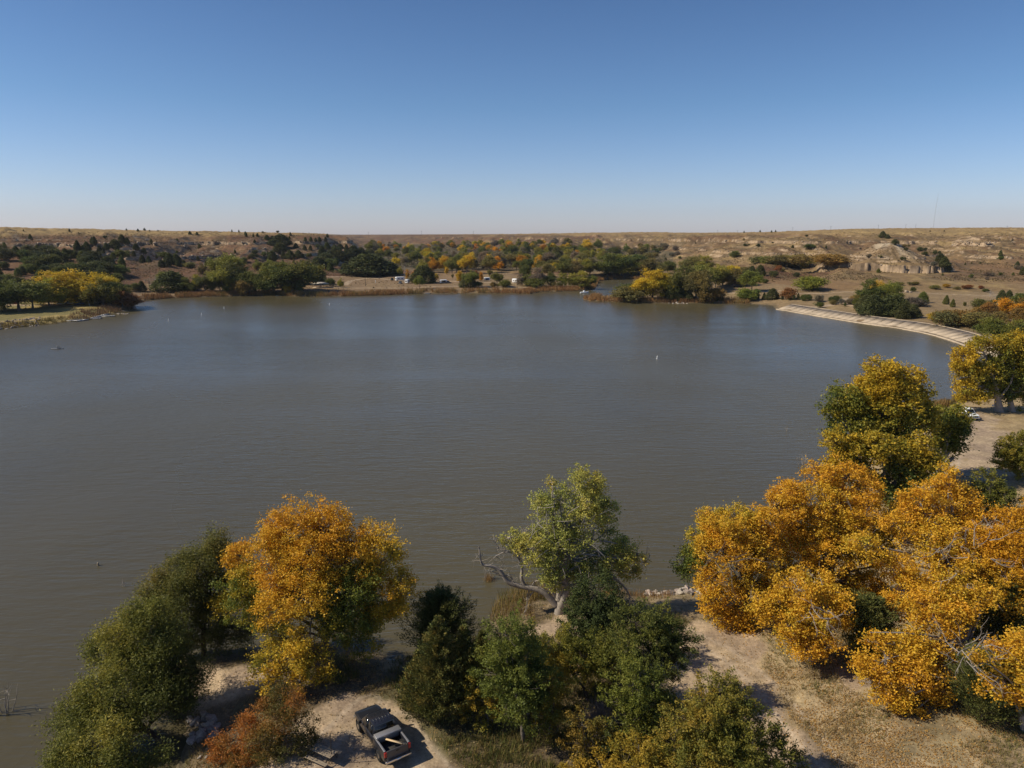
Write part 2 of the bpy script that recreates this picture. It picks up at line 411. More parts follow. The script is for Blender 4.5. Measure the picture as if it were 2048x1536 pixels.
track_t([(650, 574), (700, 576), (760, 576.5), (820, 576), (870, 573), (940, 572), (1000, 574), (1060, 575)], 3.0)
track_t([(870, 562), (940, 563), (1000, 565), (1060, 567)], 5.0)
track_t([(-40, 604), (30, 603), (75, 601), (90, 604), (110, 610), (160, 612), (200, 611), (225, 616), (250, 622)], 4.0)
track_t([(-40, 610), (40, 611), (100, 611), (150, 611)], 4.0)
track([(-60, 647), (0, 646), (40, 643), (80, 640)], 1.2, 1.5)

x = XX.ravel(); y = YY.ravel(); z = ZZ.ravel(); sd = SD.ravel()
grav = np.zeros(x.shape)
for P, soft, width in pads:
    xs = [p[0] for p in P]; ys = [p[1] for p in P]; mg = 6 + (width or 0)
    k = np.nonzero((x > min(xs) - mg) & (x < max(xs) + mg) & (y > min(ys) - mg) & (y < max(ys) + mg))[0]
    xx, yy = x[k], y[k]
    if width is None:
        d = seg_dist(P, xx, yy); d = np.where(in_poly(P, xx, yy), d, -d)
    else:
        d = width / 2 - seg_dist(P, xx, yy, closed=False)
    d = d + (fbm(xx / 1.6, yy / 1.6, 91, 4) - 0.5) * soft * 2.2
    grav[k] = np.maximum(grav[k], sstep(-soft * 0.5, soft * 0.5, d))
Yp = y / S
def C(*c): return np.array(c)
gold, tan_, brown, redb, dark, lawn, gravel = C(.33, .23, .10), C(.225, .150, .075), C(.145, .088, .048), C(.15, .074, .042), C(.06, .048, .032), C(.19, .165, .06), C(.42, .315, .205)
n1 = fbm(x / 38., y / 55., 101, 4); n2 = fbm(x / 9., y / 14., 103, 4); n3 = fbm(x / 90., y / 120., 107, 3)
near = (Yp < 190).astype(float)
def mixc(a, b, f): return a * (1 - f[:, None]) + b * f[:, None]
c = mixc(np.tile(tan_, (len(x), 1)), brown, sstep(.42, .60, n1))
c = mixc(c, gold, sstep(.50, .66, n2) * 0.75)
c = mixc(c, redb, sstep(.53, .66, n3) * 0.75)
c = mixc(c, dark, sstep(.60, .70, 0.6 * n1 + 0.4 * fbm(x / 4., y / 6., 109, 3)) * 0.7)
left = sstep(0.0, -0.10, x / np.maximum(y, 1.0)) * (Yp > 380)
c = mixc(c, (brown + redb) / 2, left * 0.50 * (1 - sstep(29, 32, z / S)))
plateau = sstep(29.5, 32.5, z / S)
c = mixc(c, gold * 1.02, plateau * 0.8 * (0.6 + 0.4 * n1))
rsl = sstep(.10, .24, x / np.maximum(y, 1.)) * (Yp > 330) * (1 - plateau)
c = mixc(c, mixc(np.tile(tan_, (len(x), 1)), gold, sstep(.35, .65, n1)), rsl * 0.42)
r2 = 1 - 2 * np.abs(fbm(x / 46.0 + 3.3, y / 150.0, 23, 2) - 0.5)
hillz = (Yp > 400) * (z / S > 6) * (1 - plateau)
c = mixc(c, (brown * .6 + redb * .4) * .8, sstep(.80, .95, r2) * hillz * sstep(.36, .55, n2) * .75)
c = mixc(c, C(.105, .078, .045), sstep(.52, .64, fbm(x / 13., y / 20., 111, 4)) * hillz * .55)
# shrubby hollow between the right hand spurs, reddish grass by the road
hol = np.exp(-(((x / S) - 165) / 34.) ** 2 - ((Yp - 470) / 45.) ** 2)
c = mixc(c, redb * 0.8, np.clip(hol * 1.4, 0, 1) * sstep(.35, .5, n2))
flat_far = (Yp > 190) * (z / S < 4.5)
c = mixc(c, C(.25, .18, .10), flat_far * 0.6)
valley = (Yp > 560) * (z / S < 14) * (x / np.maximum(y, 1.) < .22) * 1.0
c = mixc(c, mixc(np.tile(C(.10, .085, .05), (len(x), 1)), C(.17, .13, .08), sstep(.5, .65, n2)), valley * 0.8)
lw = (x / np.maximum(y, 1.) < -0.50) * (Yp > 200) * (Yp < 345) * (z / S < 3.2)
c = mixc(c, mixc(np.tile(lawn, (len(x), 1)), C(.33, .25, .09), sstep(.4, .6, n2)), lw * 0.85)
# near bank
ng = mixc(np.tile(C(.135, .10, .058), (len(x), 1)), C(.23, .17, .10), sstep(.42, .62, fbm(x / 3.4, y / 3.4, 121, 4)))  # darker base tone: litter and grass, plus tree shade put into the colour
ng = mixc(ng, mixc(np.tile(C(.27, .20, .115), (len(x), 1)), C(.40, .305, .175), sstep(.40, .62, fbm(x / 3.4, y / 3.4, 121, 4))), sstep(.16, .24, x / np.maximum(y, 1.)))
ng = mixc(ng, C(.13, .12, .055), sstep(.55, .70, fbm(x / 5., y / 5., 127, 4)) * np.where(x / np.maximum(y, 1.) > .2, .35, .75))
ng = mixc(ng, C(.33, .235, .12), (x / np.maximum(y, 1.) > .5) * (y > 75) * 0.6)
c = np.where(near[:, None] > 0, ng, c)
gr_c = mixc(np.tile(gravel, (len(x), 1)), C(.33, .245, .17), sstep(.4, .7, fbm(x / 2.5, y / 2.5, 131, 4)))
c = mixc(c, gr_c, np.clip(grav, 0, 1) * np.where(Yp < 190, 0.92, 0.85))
# wheel ruts worn into the dirt
for Pr in ([(540, 1600), (620, 1520), (690, 1450), (740, 1405)], [(930, 1620), (860, 1520), (800, 1440)], [(1730, 1620), (1620, 1490), (1545, 1385), (1460, 1310), (1370, 1265)], [(2200, 968), (2060, 962), (1960, 955), (1905, 940), (1900, 910), (1935, 870)]):
    Pw = P2(Pr, 1.5); k = np.nonzero((y < 160) & (y > 20) & (x > -60))[0]
    d = seg_dist(Pw, x[k], y[k], closed=False) + (fbm(x[k] / 2., y[k] / 2., 171, 2) - .5) * .5
    rut = np.exp(-((d - 0.85) / .22) ** 2); mid = np.exp(-(d / .38) ** 2)
    c[k] = mixc(c[k], C(.46, .37, .27), rut * .55); c[k] = mixc(c[k], C(.24, .18, .10), mid * .45 * sstep(.4, .6, n2[k]))
# wet mud at the edge
c = mixc(c, C(.10, .08, .05), (1 - sstep(0.0, 1.2 + (Yp > 190) * 1.5, sd)) * 0.8)
# bare rock where the slope is steep
dzy = np.gradient(ZZ, axis=0) / np.maximum(np.gradient(YY, axis=0), 1e-6)
dzx = np.gradient(ZZ, axis=1) / np.maximum(np.gradient(XX, axis=1), 1e-6)
slope = np.sqrt(np.clip(dzy - 0, -9, 9) ** 2 + np.clip(dzx, -9, 9) ** 2).ravel()
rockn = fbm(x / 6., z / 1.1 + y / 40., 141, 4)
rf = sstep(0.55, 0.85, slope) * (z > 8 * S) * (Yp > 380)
rc = mixc(np.tile(C(.40, .29, .185), (len(x), 1)), C(.17, .12, .075), sstep(.42, .62, rockn))  # dark strata in the rock colour stand in for shade below the ledges
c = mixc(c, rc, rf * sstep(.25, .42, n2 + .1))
scar = np.exp(-(((x / S) - 240) / 14.) ** 2 - ((Yp - 468) / 14.) ** 2) + 0.9 * np.exp(-(((x / S) - 236) / 15.) ** 2 - ((Yp - 334) / 9.) ** 2)
c = mixc(c, C(.42, .335, .23), np.clip(scar, 0, 1) * sstep(.38, .55, n2))

nr, nc = XX.shape
idx = np.arange(nr * nc).reshape(nr, nc)
q = np.stack([idx[:-1, :-1], idx[:-1, 1:], idx[1:, 1:], idx[1:, :-1]], -1).reshape(-1, 4)
fsd = sd[q].max(1)
fz = z[q].mean(1); fy = y[q].mean(1); fg = grav[q].mean(1)
keep = fsd > -7
kind = np.where(fg > 0.5, 2, np.where((fz > 5.5 * S) & (fy > 395 * S), 1, 0))
Vall = np.stack([x, y, z], 1)
for k, nm in ((0, "ground"), (1, "hills"), (2, "dirt_road")):
    qq = q[keep & (kind == k)]
    u, inv = np.unique(qq, return_inverse=True)
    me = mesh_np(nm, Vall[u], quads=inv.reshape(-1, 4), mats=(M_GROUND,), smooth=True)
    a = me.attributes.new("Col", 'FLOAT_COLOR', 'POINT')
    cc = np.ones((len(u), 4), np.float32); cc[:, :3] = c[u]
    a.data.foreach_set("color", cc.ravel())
    tag(obj(nm, me), kind="structure")

# ------------------------------------------------------------------ lake water
def water_material():
    m, nt, b = newmat("lake_water")
    N = nt.nodes.new; L = nt.links.new
    ge = N("ShaderNodeNewGeometry")
    def noise(rot, sx, sy, scale, detail=2, dist=0.0):
        mp = N("ShaderNodeMapping"); mp.inputs["Rotation"].default_value = (0, 0, rot); mp.inputs["Scale"].default_value = (sx, sy, 1)
        L(ge.outputs["Position"], mp.inputs["Vector"])
        no = N("ShaderNodeTexNoise"); no.inputs["Scale"].default_value = scale; no.inputs["Detail"].default_value = detail
        no.inputs["Distortion"].default_value = dist
        L(mp.outputs[0], no.inputs["Vector"]); return no.outputs["Fac"]
    mud = noise(0.2, 1, 0.5, 0.018, 4)
    cr = N("ShaderNodeValToRGB"); L(mud, cr.inputs[0])
    cr.color_ramp.elements[0].position = 0.35; cr.color_ramp.elements[0].color = (0.096, 0.080, 0.040, 1)
    cr.color_ramp.elements[1].position = 0.65; cr.color_ramp.elements[1].color = (0.080, 0.068, 0.037, 1)
    L(cr.outputs[0], b.inputs["Base Color"])
    b.inputs["IOR"].default_value = 1.333; b.inputs["Specular IOR Level"].default_value = 0.37
    rg = noise(0.0, 1, 0.45, 0.012, 3)
    mr = N("ShaderNodeMapRange"); mr.inputs["From Min"].default_value = 0.35; mr.inputs["From Max"].default_value = 0.65
    mr.inputs["To Min"].default_value = 0.16; mr.inputs["To Max"].default_value = 0.32
    L(rg, mr.inputs["Value"]); L(mr.outputs[0], b.inputs["Roughness"])
    a1 = noise(-0.80, 0.26, 1.25, 1.0, 2, 0.5)
    a2 = noise(-0.62, 0.40, 1.6, 2.1, 2, 0.4)
    a3 = noise(-1.0, 0.4, 1.4, 0.42, 2, 0.5)
    ad = N("ShaderNodeMath"); ad.operation = 'MULTIPLY_ADD'; ad.inputs[1].default_value = 0.45; L(a2, ad.inputs[0]); L(a1, ad.inputs[2])
    ad2 = N("ShaderNodeMath"); ad2.operation = 'MULTIPLY_ADD'; ad2.inputs[1].default_value = 1.2; L(a3, ad2.inputs[0]); L(ad.outputs[0], ad2.inputs[2])
    bp = N("ShaderNodeBump"); bp.inputs["Strength"].default_value = 1.0; bp.inputs["Distance"].default_value = 0.13
    lane = noise(0.15, 0.35, 1.5, 0.016, 4, 0.8)
    ml = N("ShaderNodeMapRange"); ml.inputs["From Min"].default_value = 0.38; ml.inputs["From Max"].default_value = 0.60
    ml.inputs["To Min"].default_value = 0.45; ml.inputs["To Max"].default_value = 1.0
    L(lane, ml.inputs["Value"]); L(ml.outputs[0], bp.inputs["Strength"])
    L(ad2.outputs[0], bp.inputs["Height"]); L(bp.outputs[0], b.inputs["Normal"])
    return m
M_WATER = water_material()
wv = [(-700, -150, 0), (260, -150, 0), (260, 720, 0), (-700, 720, 0)]
tag(obj("water", mesh_np("water", wv, quads=[(0, 1, 2, 3)], mats=(M_WATER,))), kind="structure")
# ------------------------------------------------------------------ plants
def unit(v): return v / (np.linalg.norm(v, axis=-1, keepdims=True) + 1e-9)

class Buf:
    def __init__(s): s.V = []; s.Q = []; s.C = []; s.M = []; s.n = 0
    def add(s, V, Q, C, mi=0):
        V = np.asarray(V, float).reshape(-1, 3); Q = np.asarray(Q, int).reshape(-1, 4)
        s.V.append(V); s.Q.append(Q + s.n); s.n += len(V)
        s.C.append(np.broadcast_to(np.asarray(C, float), (len(Q), 3))); s.M.append(np.full(len(Q), mi))
    def mesh(s, name, mats, smooth=False):
        return mesh_np(name, np.concatenate(s.V), quads=np.concatenate(s.Q), mats=mats, fcol=np.concatenate(s.C), midx=np.concatenate(s.M), smooth=smooth)

def add_leaves(buf, P, size, col, rng, axis=None, aspect=0.62, flat=0.35):
    n = len(P)
    a = unit(rng.normal(size=(n, 3)) * (1, 1, 1 - flat)) if axis is None else unit(axis + rng.normal(size=(n, 3)) * 0.35)
    b = unit(np.cross(a, rng.normal(size=(n, 3)) + (0, 0, 0.2)))
    s = (size * rng.uniform(0.65, 1.3, n))[:, None] if np.ndim(size) == 0 else size[:, None]
    u = a * s; v = b * s * aspect
    fold = np.cross(a, b) * s * 0.22
    V = np.stack([P - u, P - v * 0.9 + fold + u * 0.12, P + u, P + v + fold + u * 0.12], 1).reshape(-1, 3)
    buf.add(V, np.arange(n * 4).reshape(-1, 4), col)

def tube(buf, pts, rad, sides=5, col=(1, 1, 1), mi=0):
    pts = np.asarray(pts, float); n = len(pts)
    rad = np.asarray(rad, float) * np.ones(n)
    T = unit(np.gradient(pts, axis=0))
    ref = np.array([0.31, 0.17, 0.93]) if abs(T[0][2]) < 0.9 else np.array([1.0, 0.1, 0])
    A = unit(np.cross(T, ref)); B = np.cross(T, A)
    th = np.arange(sides) / sides * 2 * math.pi
    R = pts[:, None] + rad[:, None, None] * (A[:, None] * np.cos(th)[None, :, None] + B[:, None] * np.sin(th)[None, :, None])
    i = np.arange(n - 1)[:, None] * sides; j = np.arange(sides)[None]
    Q = np.stack([i + j, i + (j + 1) % sides, i + sides + (j + 1) % sides, i + sides + j], -1).reshape(-1, 4)
    buf.add(R.reshape(-1, 3), Q, col, mi)

def bez(a, b, rng, sag=0.12, n=7, up=0.0):
    a = np.asarray(a, float); b = np.asarray(b, float)
    L = np.linalg.norm(b - a)
    m = (a + b) / 2 + rng.normal(size=3) * L * sag + np.array([0, 0, up * L])
    t = np.linspace(0, 1, n)[:, None]
    return (1 - t) ** 2 * a + 2 * t * (1 - t) * m + t * t * b + np.sin(t * 9 + rng.uniform(0, 6)) * L * 0.012 * rng.normal(size=3) * np.sin(t * math.pi)

def pal(P, f):
    P = np.asarray(P, float); f = np.clip(f, 0, 1) * (len(P) - 1)
    i = np.minimum(f.astype(int), len(P) - 2); g = (f - i)[:, None]
    return P[i] * (1 - g) + P[i + 1] * g

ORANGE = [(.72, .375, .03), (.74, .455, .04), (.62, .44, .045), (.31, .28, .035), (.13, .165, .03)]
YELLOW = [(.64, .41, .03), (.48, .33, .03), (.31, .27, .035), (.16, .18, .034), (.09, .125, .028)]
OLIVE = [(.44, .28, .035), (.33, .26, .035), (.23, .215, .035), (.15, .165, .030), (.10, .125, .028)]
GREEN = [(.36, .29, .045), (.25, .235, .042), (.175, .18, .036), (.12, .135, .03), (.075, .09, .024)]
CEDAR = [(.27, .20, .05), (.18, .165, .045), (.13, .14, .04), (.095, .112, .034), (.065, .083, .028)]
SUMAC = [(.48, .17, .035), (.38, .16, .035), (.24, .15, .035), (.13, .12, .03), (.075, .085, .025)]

def crown_lobes(buf, wood, lobes, P, rng, root, trunk_r, leaf=0.12, clump=0.62, cd=1.0, nl=70, gap=0.34, droop=0.0, aspect=0.62, twig=True, fork=0.3, rs=1.0, sprays=False):
    C0 = np.array([l[0] for l in lobes]); cen = C0.mean(0)
    root = np.asarray(root, float)
    top = C0[np.argmax(C0[:, 2])]
    forkp = root + (cen - root) * fork; forkp[2] = root[2] + (cen[2] - root[2]) * fork
    if wood is not None:
        tp = bez(root - (0, 0, 0.4), forkp, rng, 0.04, 6)
        tube(wood, tp, np.linspace(trunk_r * 1.25, trunk_r * 0.8, 6), 8)
        tube(wood, bez(forkp, top, rng, 0.07, 9), np.linspace(trunk_r * 0.75, trunk_r * 0.12, 9), 6)
    extra_l = []
    for i in range(int(len(lobes) * 0.9)):          # fill between neighbouring boughs
        a_, b_ = rng.choice(len(lobes), 2, replace=False)
        ca, cb = np.asarray(lobes[a_][0], float), np.asarray(lobes[b_][0], float)
        if np.linalg.norm(ca - cb) < 2.2 * (np.max(lobes[a_][1]) + np.max(lobes[b_][1])) * 0.5:
            q_ = rng.uniform(.35, .65)
            extra_l.append((ca * (1 - q_) + cb * q_ + rng.normal(size=3) * .3, np.max(lobes[a_][1]) * rng.uniform(.45, .75), (lobes[a_][2] + lobes[b_][2]) / 2 + .05))
    for li, (c, r, mixv) in enumerate(list(lobes) + extra_l):
        c = np.asarray(c, float); r = np.asarray(r, float) * np.ones(3) * rng.uniform(.82, 1.22, 3) * rs
        if wood is not None:
            tt = rng.uniform(0, 0.55)
            st = forkp * (1 - tt) + top * tt
            if np.linalg.norm(c - root) < np.linalg.norm(c - st): st = forkp
            lr = trunk_r * rng.uniform(0.28, 0.42)
            tube(wood, bez(st, c, rng, 0.10, 8, 0.06), np.linspace(lr, lr * 0.3, 8), 5)
        area = 4 * math.pi * ((r[0] * r[1] + r[0] * r[2] + r[1] * r[2]) / 3)
        n = max(5, int(cd * area / (clump * clump * 2.0)))
        d = unit(rng.normal(size=(n, 3)) + (0, 0, 0.35))
        f = rng.uniform(0.10, 1.0, n) ** 0.42
        lump = 0.62 + 0.85 * fbm(d[:, 0] * 1.7 + li * 3.1, d[:, 1] * 1.7 + d[:, 2] * 2.3 + li, 19, 2)
        k = c + d * r * (f * lump * (0.84 + 0.40 * rng.random(n) ** 2))[:, None]
        nz = fbm(k[:, 0] * 0.9 + k[:, 2] * 0.53, k[:, 1] * 0.9 - k[:, 2] * 0.71, int(rng.integers(1000)), 2)
        k = k[nz > gap]; d = d[nz > gap]
        if len(k) == 0: continue
        if wood is not None and twig:
            sel = rng.choice(len(k), min(len(k), 16), replace=False)
            for s_ in sel:
                tube(wood, bez(c, k[s_], rng, 0.12, 4), np.linspace(lr * 0.22 + 0.012, 0.012, 4), 3)
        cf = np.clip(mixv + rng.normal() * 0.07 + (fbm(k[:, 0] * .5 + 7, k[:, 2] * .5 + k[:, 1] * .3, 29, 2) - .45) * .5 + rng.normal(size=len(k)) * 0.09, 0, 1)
        cr = clump * rng.uniform(0.6, 1.35, len(k))
        cnt = np.maximum(3, (nl * (cr / clump) ** 2 * rng.uniform(0.6, 1.2, len(k))).astype(int))
        ii = np.repeat(np.arange(len(k)), cnt)
        m = len(ii)
        o = rng.normal(size=(m, 3)) * 0.50 * (cr[ii] * rng.uniform(.7, 1.25, m))[:, None]
        if droop: o[:, 2] *= 1 + droop
        else: o[:, 2] *= 0.75
        if sprays:      # leaves follow short shoots that point out and up
            o = o * 0.55 + d[ii] * (rng.random(m) * cr[ii] * 1.3)[:, None] + np.array([0, 0, 0.35]) * (rng.random(m) * cr[ii])[:, None]
        Pp = k[ii] + o
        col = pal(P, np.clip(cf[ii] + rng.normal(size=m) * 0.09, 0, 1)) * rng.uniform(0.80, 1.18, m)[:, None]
        add_leaves(buf, Pp, leaf, col, rng, aspect=aspect)

def px_lobes(spec, Y0):
    out = []
    for (px, py, rp, dy, mixv) in spec:
        Y = Y0 + dy
        c = at(px, py, Y); r = rp / pxm(px, py, Y)
        out.append((np.array(c), (r, r * 1.0, r * 0.92), mixv))
    return out

seedn = [100]
def near_tree(name, label, cat, base, spec, P, trunk_r, group=None, bark=None, extra=None, Y0=None, parts=("trunk", "crown"), mat=None, z0=1.5, **kw):
    seedn[0] += 1
    rng = np.random.default_rng(seedn[0])
    b = G(base[0], base[1], z0)
    zg = zt1(b.x, b.y)
    b.z = max(zg, -0.6)
    lobes = px_lobes(spec, (Y0 if Y0 is not None else b.y))
    root = empty(name, b)
    tag(root, label, cat, group)
    bl, bw = Buf(), Buf()
    bb = np.array(b)
    lobes = [(c - bb, r, m) for c, r, m in lobes]
    crown_lobes(bl, bw, lobes, P, rng, (0, 0, 0), trunk_r, **kw)
    if extra: extra(bw, rng, bb)
    obj(parts[0], bw.mesh(name + "_" + parts[0], (bark or M_BARK,), smooth=True), root)
    obj(parts[1], bl.mesh(name + "_" + parts[1], (mat or M_LEAF,)), root)
    return root

# --- orange cottonwood beside the truck
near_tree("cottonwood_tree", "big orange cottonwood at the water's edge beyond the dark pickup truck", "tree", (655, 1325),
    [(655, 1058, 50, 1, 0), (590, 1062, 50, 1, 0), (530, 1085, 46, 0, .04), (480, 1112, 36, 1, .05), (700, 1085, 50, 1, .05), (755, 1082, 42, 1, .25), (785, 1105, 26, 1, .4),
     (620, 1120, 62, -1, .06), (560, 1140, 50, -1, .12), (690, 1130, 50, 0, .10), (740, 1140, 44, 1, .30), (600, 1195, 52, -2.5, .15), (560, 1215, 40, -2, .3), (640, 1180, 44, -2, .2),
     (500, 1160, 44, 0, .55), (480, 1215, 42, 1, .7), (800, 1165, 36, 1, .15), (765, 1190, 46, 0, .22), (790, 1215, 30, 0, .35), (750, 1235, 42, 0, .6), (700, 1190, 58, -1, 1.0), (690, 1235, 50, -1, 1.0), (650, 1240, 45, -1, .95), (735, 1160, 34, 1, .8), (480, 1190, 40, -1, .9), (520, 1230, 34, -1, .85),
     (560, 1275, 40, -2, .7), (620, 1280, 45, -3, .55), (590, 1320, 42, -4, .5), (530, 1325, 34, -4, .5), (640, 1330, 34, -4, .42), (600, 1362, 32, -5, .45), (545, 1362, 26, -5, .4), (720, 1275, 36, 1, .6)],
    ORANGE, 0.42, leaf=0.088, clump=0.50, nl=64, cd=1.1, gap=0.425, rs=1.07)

# --- green locust trees along the left bank
locust = dict(leaf=0.105, clump=0.55, nl=80, cd=1.2, gap=0.34, droop=0.25, aspect=0.32)
near_tree("locust_tree", "feathery green tree with a visible dark trunk left of the big orange cottonwood", "tree", (405, 1290),
    [(400, 1135, 42, 0, .35), (440, 1120, 40, 1, .4), (360, 1150, 44, 0, .3), (330, 1175, 38, 0, .25), (420, 1180, 46, 0, .45), (370, 1205, 50, -1, .35), (440, 1220, 36, 0, .45), (320, 1225, 42, -1, .3), (400, 1250, 36, 0, .6), (455, 1165, 30, 1, .45), (345, 1265, 34, 0, .5), (465, 1255, 38, 1, .6), (440, 1275, 32, 0, .7), (325, 1195, 40, 0, .35), (430, 1095, 26, 1, .35), (490, 1270, 26, 1, .8), (375, 1285, 30, 0, .7)],
    [(.28, .21, .045), (.21, .19, .042), (.15, .155, .038), (.11, .12, .03), (.07, .08, .024)], 0.24, group=None, bark=M_DARKBARK, **locust)
near_tree("locust_tree", "green tree leaning over the lake on the left bank with yellowish outer twigs", "tree", (350, 1395),
    [(270, 1225, 34, 0, .2), (235, 1270, 40, 0, .2), (290, 1260, 46, 0, .35), (200, 1300, 28, 0, .25), (250, 1320, 48, -1, .4), (310, 1310, 48, -1, .5), (350, 1330, 42, 0, .7), (300, 1365, 40, 0, .8), (380, 1375, 34, 0, .9), (345, 1275, 38, 0, .5), (310, 1235, 36, 0, .4), (340, 1300, 34, 1, .6), (395, 1345, 28, 0, .8), (370, 1400, 28, 0, .9), (220, 1340, 34, 0, .4)],
    GREEN, 0.26, bark=M_DARKBARK, **locust)
near_tree("locust_tree", "broad dark green tree over the water at the lower left shore", "tree", (335, 1450),
    [(200, 1370, 40, 0, .25), (160, 1400, 34, 0, .3), (230, 1400, 52, -1, .4), (290, 1420, 44, -1, .55), (180, 1440, 46, -1, .4), (240, 1455, 48, -1, .5), (130, 1450, 28, 0, .35), (330, 1400, 34, 1, .8), (375, 1400, 26, 1, .95), (300, 1375, 40, 1, .6)],
    GREEN, 0.26, bark=M_DARKBARK, **locust)
near_tree("locust_tree", "green tree in the bottom left corner hanging over the brown water", "tree", (300, 1560),
    [(130, 1505, 36, 0, .35), (180, 1495, 38, 0, .3), (225, 1480, 34, 0, .2), (240, 1520, 44, -1, .35), (170, 1540, 46, -1, .4), (110, 1550, 30, 0, .4), (290, 1530, 34, 0, .5), (320, 1515, 20, 0, .7), (220, 1580, 50, -1, .5)],
    GREEN, 0.22, bark=M_DARKBARK, **locust)

# --- red and orange sumac thicket
sum_spec = [(560, 1395, 24, 0, .3), (590, 1405, 22, -1, .45), (530, 1420, 28, 0, .22), (500, 1450, 30, 0, .12), (560, 1440, 34, -1, .5), (600, 1445, 26, -1, .65), (470, 1480, 30, 0, .05),
            (530, 1480, 36, -1, .45), (580, 1490, 34, -1, .75), (440, 1510, 26, 0, .05), (490, 1520, 36, -1, .35), (550, 1530, 36, -1, .7), (600, 1490, 24, -1, .8), (420, 1545, 28, 0, .05), (470, 1560, 36, -1, .4), (630, 1470, 14, 0, .8)]
near_tree("sumac_bush", "red orange sumac thicket on the bank left of the dark pickup truck", "bush", (560, 1500), sum_spec, SUMAC, 0.10, Y0=38.5 * S,
    parts=("stems", "foliage"), leaf=0.075, clump=0.36, nl=52, cd=1.0, gap=0.3, aspect=0.4, fork=0.1)

# --- junipers
def cedar(name, label, base, top_py, halfw, P=CEDAR, n=900, leaf=0.10, per=26, z0=1.5, lean=0.0, group=None, spike=1.0):
    seedn[0] += 1
    rng = np.random.default_rng(seedn[0])
    b = G(base[0], base[1], z0); b.z = max(zt1(b.x, b.y), 0)
    tp = at(base[0] + lean, top_py, b.y)
    hh = tp.z - b.z; R = halfw / pxm(base[0], base[1], b.y)
    root = empty(name, b); tag(root, label, "tree", group)
    bw, bl = Buf(), Buf()
    top = np.array([tp.x - b.x, 0, hh])
    tube(bw, bez((0, 0, -0.3), top, rng, 0.01, 8), np.linspace(0.035 * hh * 0.5, 0.02, 8), 6)
    nb = int(n * 0.30); per = 100
    zf = np.linspace(0.02, 0.97, nb) ** 0.95
    az = np.arange(nb) * 2.39996 + rng.normal(size=nb) * 0.4
    L_ = R * np.clip((1 - zf) ** (0.8 if spike > 0.9 else 0.6), 0.05, 1) * (0.66 + 0.85 * rng.random(nb) ** 1.5) * (0.7 + 0.3 * np.minimum(1, zf * 7))
    L_ = np.maximum(L_, 0.16)
    rise = (0.35 + 0.55 * rng.random(nb)) * spike + (1 - spike) * 0.3
    O = np.stack([np.cos(az), np.sin(az), rise], 1)
    st = top[None] * zf[:, None]
    en = st + O * L_[:, None]
    for i in range(0, nb, 2):
        tube(bw, bez(st[i] - (0, 0, L_[i] * .15), en[i], rng, 0.05, 4), np.linspace(0.03, 0.008, 4), 3)
    ii = np.repeat(np.arange(nb), per); m = len(ii)
    t_ = rng.random(m) ** 0.55
    tw = (0.24 * (1 - t_ * 0.8) + 0.025) * (0.45 + 0.55 * np.minimum(L_[ii], 1.6))
    Pp = st[ii] * (1 - t_)[:, None] + en[ii] * t_[:, None] + rng.normal(size=(m, 3)) * tw[:, None]
    Pp[:, 2] += 0.10 * L_[ii] * t_ ** 2
    D = unit(O + (0, 0, 0.4))
    cf = np.clip(0.40 + rng.normal(size=nb) * 0.2, 0, 1)
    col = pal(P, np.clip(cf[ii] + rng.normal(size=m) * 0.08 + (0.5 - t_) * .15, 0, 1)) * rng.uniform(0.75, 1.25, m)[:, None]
    add_leaves(bl, Pp, leaf, col, rng, axis=D[ii], aspect=0.30)
    obj("trunk", bw.mesh(name + "_trunk", (M_DARKBARK,), True), root)
    obj("crown", bl.mesh(name + "_crown", (M_NEEDLE,)), root)
    return root
cedar("juniper_tree", "spiky juniper with the tallest spire right of the dark pickup truck", (876, 1448), 1232, 60, n=1300)
cedar("juniper_tree", "second spired juniper, between the tallest juniper spire and the green elms", (928, 1440), 1250, 48, n=1000)
cedar("juniper_tree", "short dark juniper spire beside the water, right of the spired pair", (964, 1400), 1262, 36, n=650)
cedar("juniper_tree", "low spreading juniper at the edge of the sandy lot right of the truck", (838, 1436), 1300, 42, n=700)
cedar("juniper_tree", "rounded dark juniper standing alone against the water behind the spired junipers", (880, 1305), 1186, 76, n=1300, P=CEDAR[1:], spike=0.6)
cedar("juniper_tree", "dark juniper in the shade between the two big orange cottonwoods", (1740, 1335), 1195, 70, n=1000, P=CEDAR[1:], spike=0.8)
cedar("juniper_tree", "green juniper behind the lower right cottonwood boughs at the right edge", (2000, 1330), 1165, 95, n=1400, P=CEDAR[1:], spike=0.8)
cedar("juniper_tree", "dark juniper at the foot of the cottonwoods near the bottom right corner", (1965, 1450), 1300, 66, n=1000, P=CEDAR[1:], spike=0.8)
cedar("juniper_tree", "dark juniper cut by the right edge below the cottonwoods", (2065, 1450), 1270, 70, n=900, P=CEDAR[1:], spike=0.8)

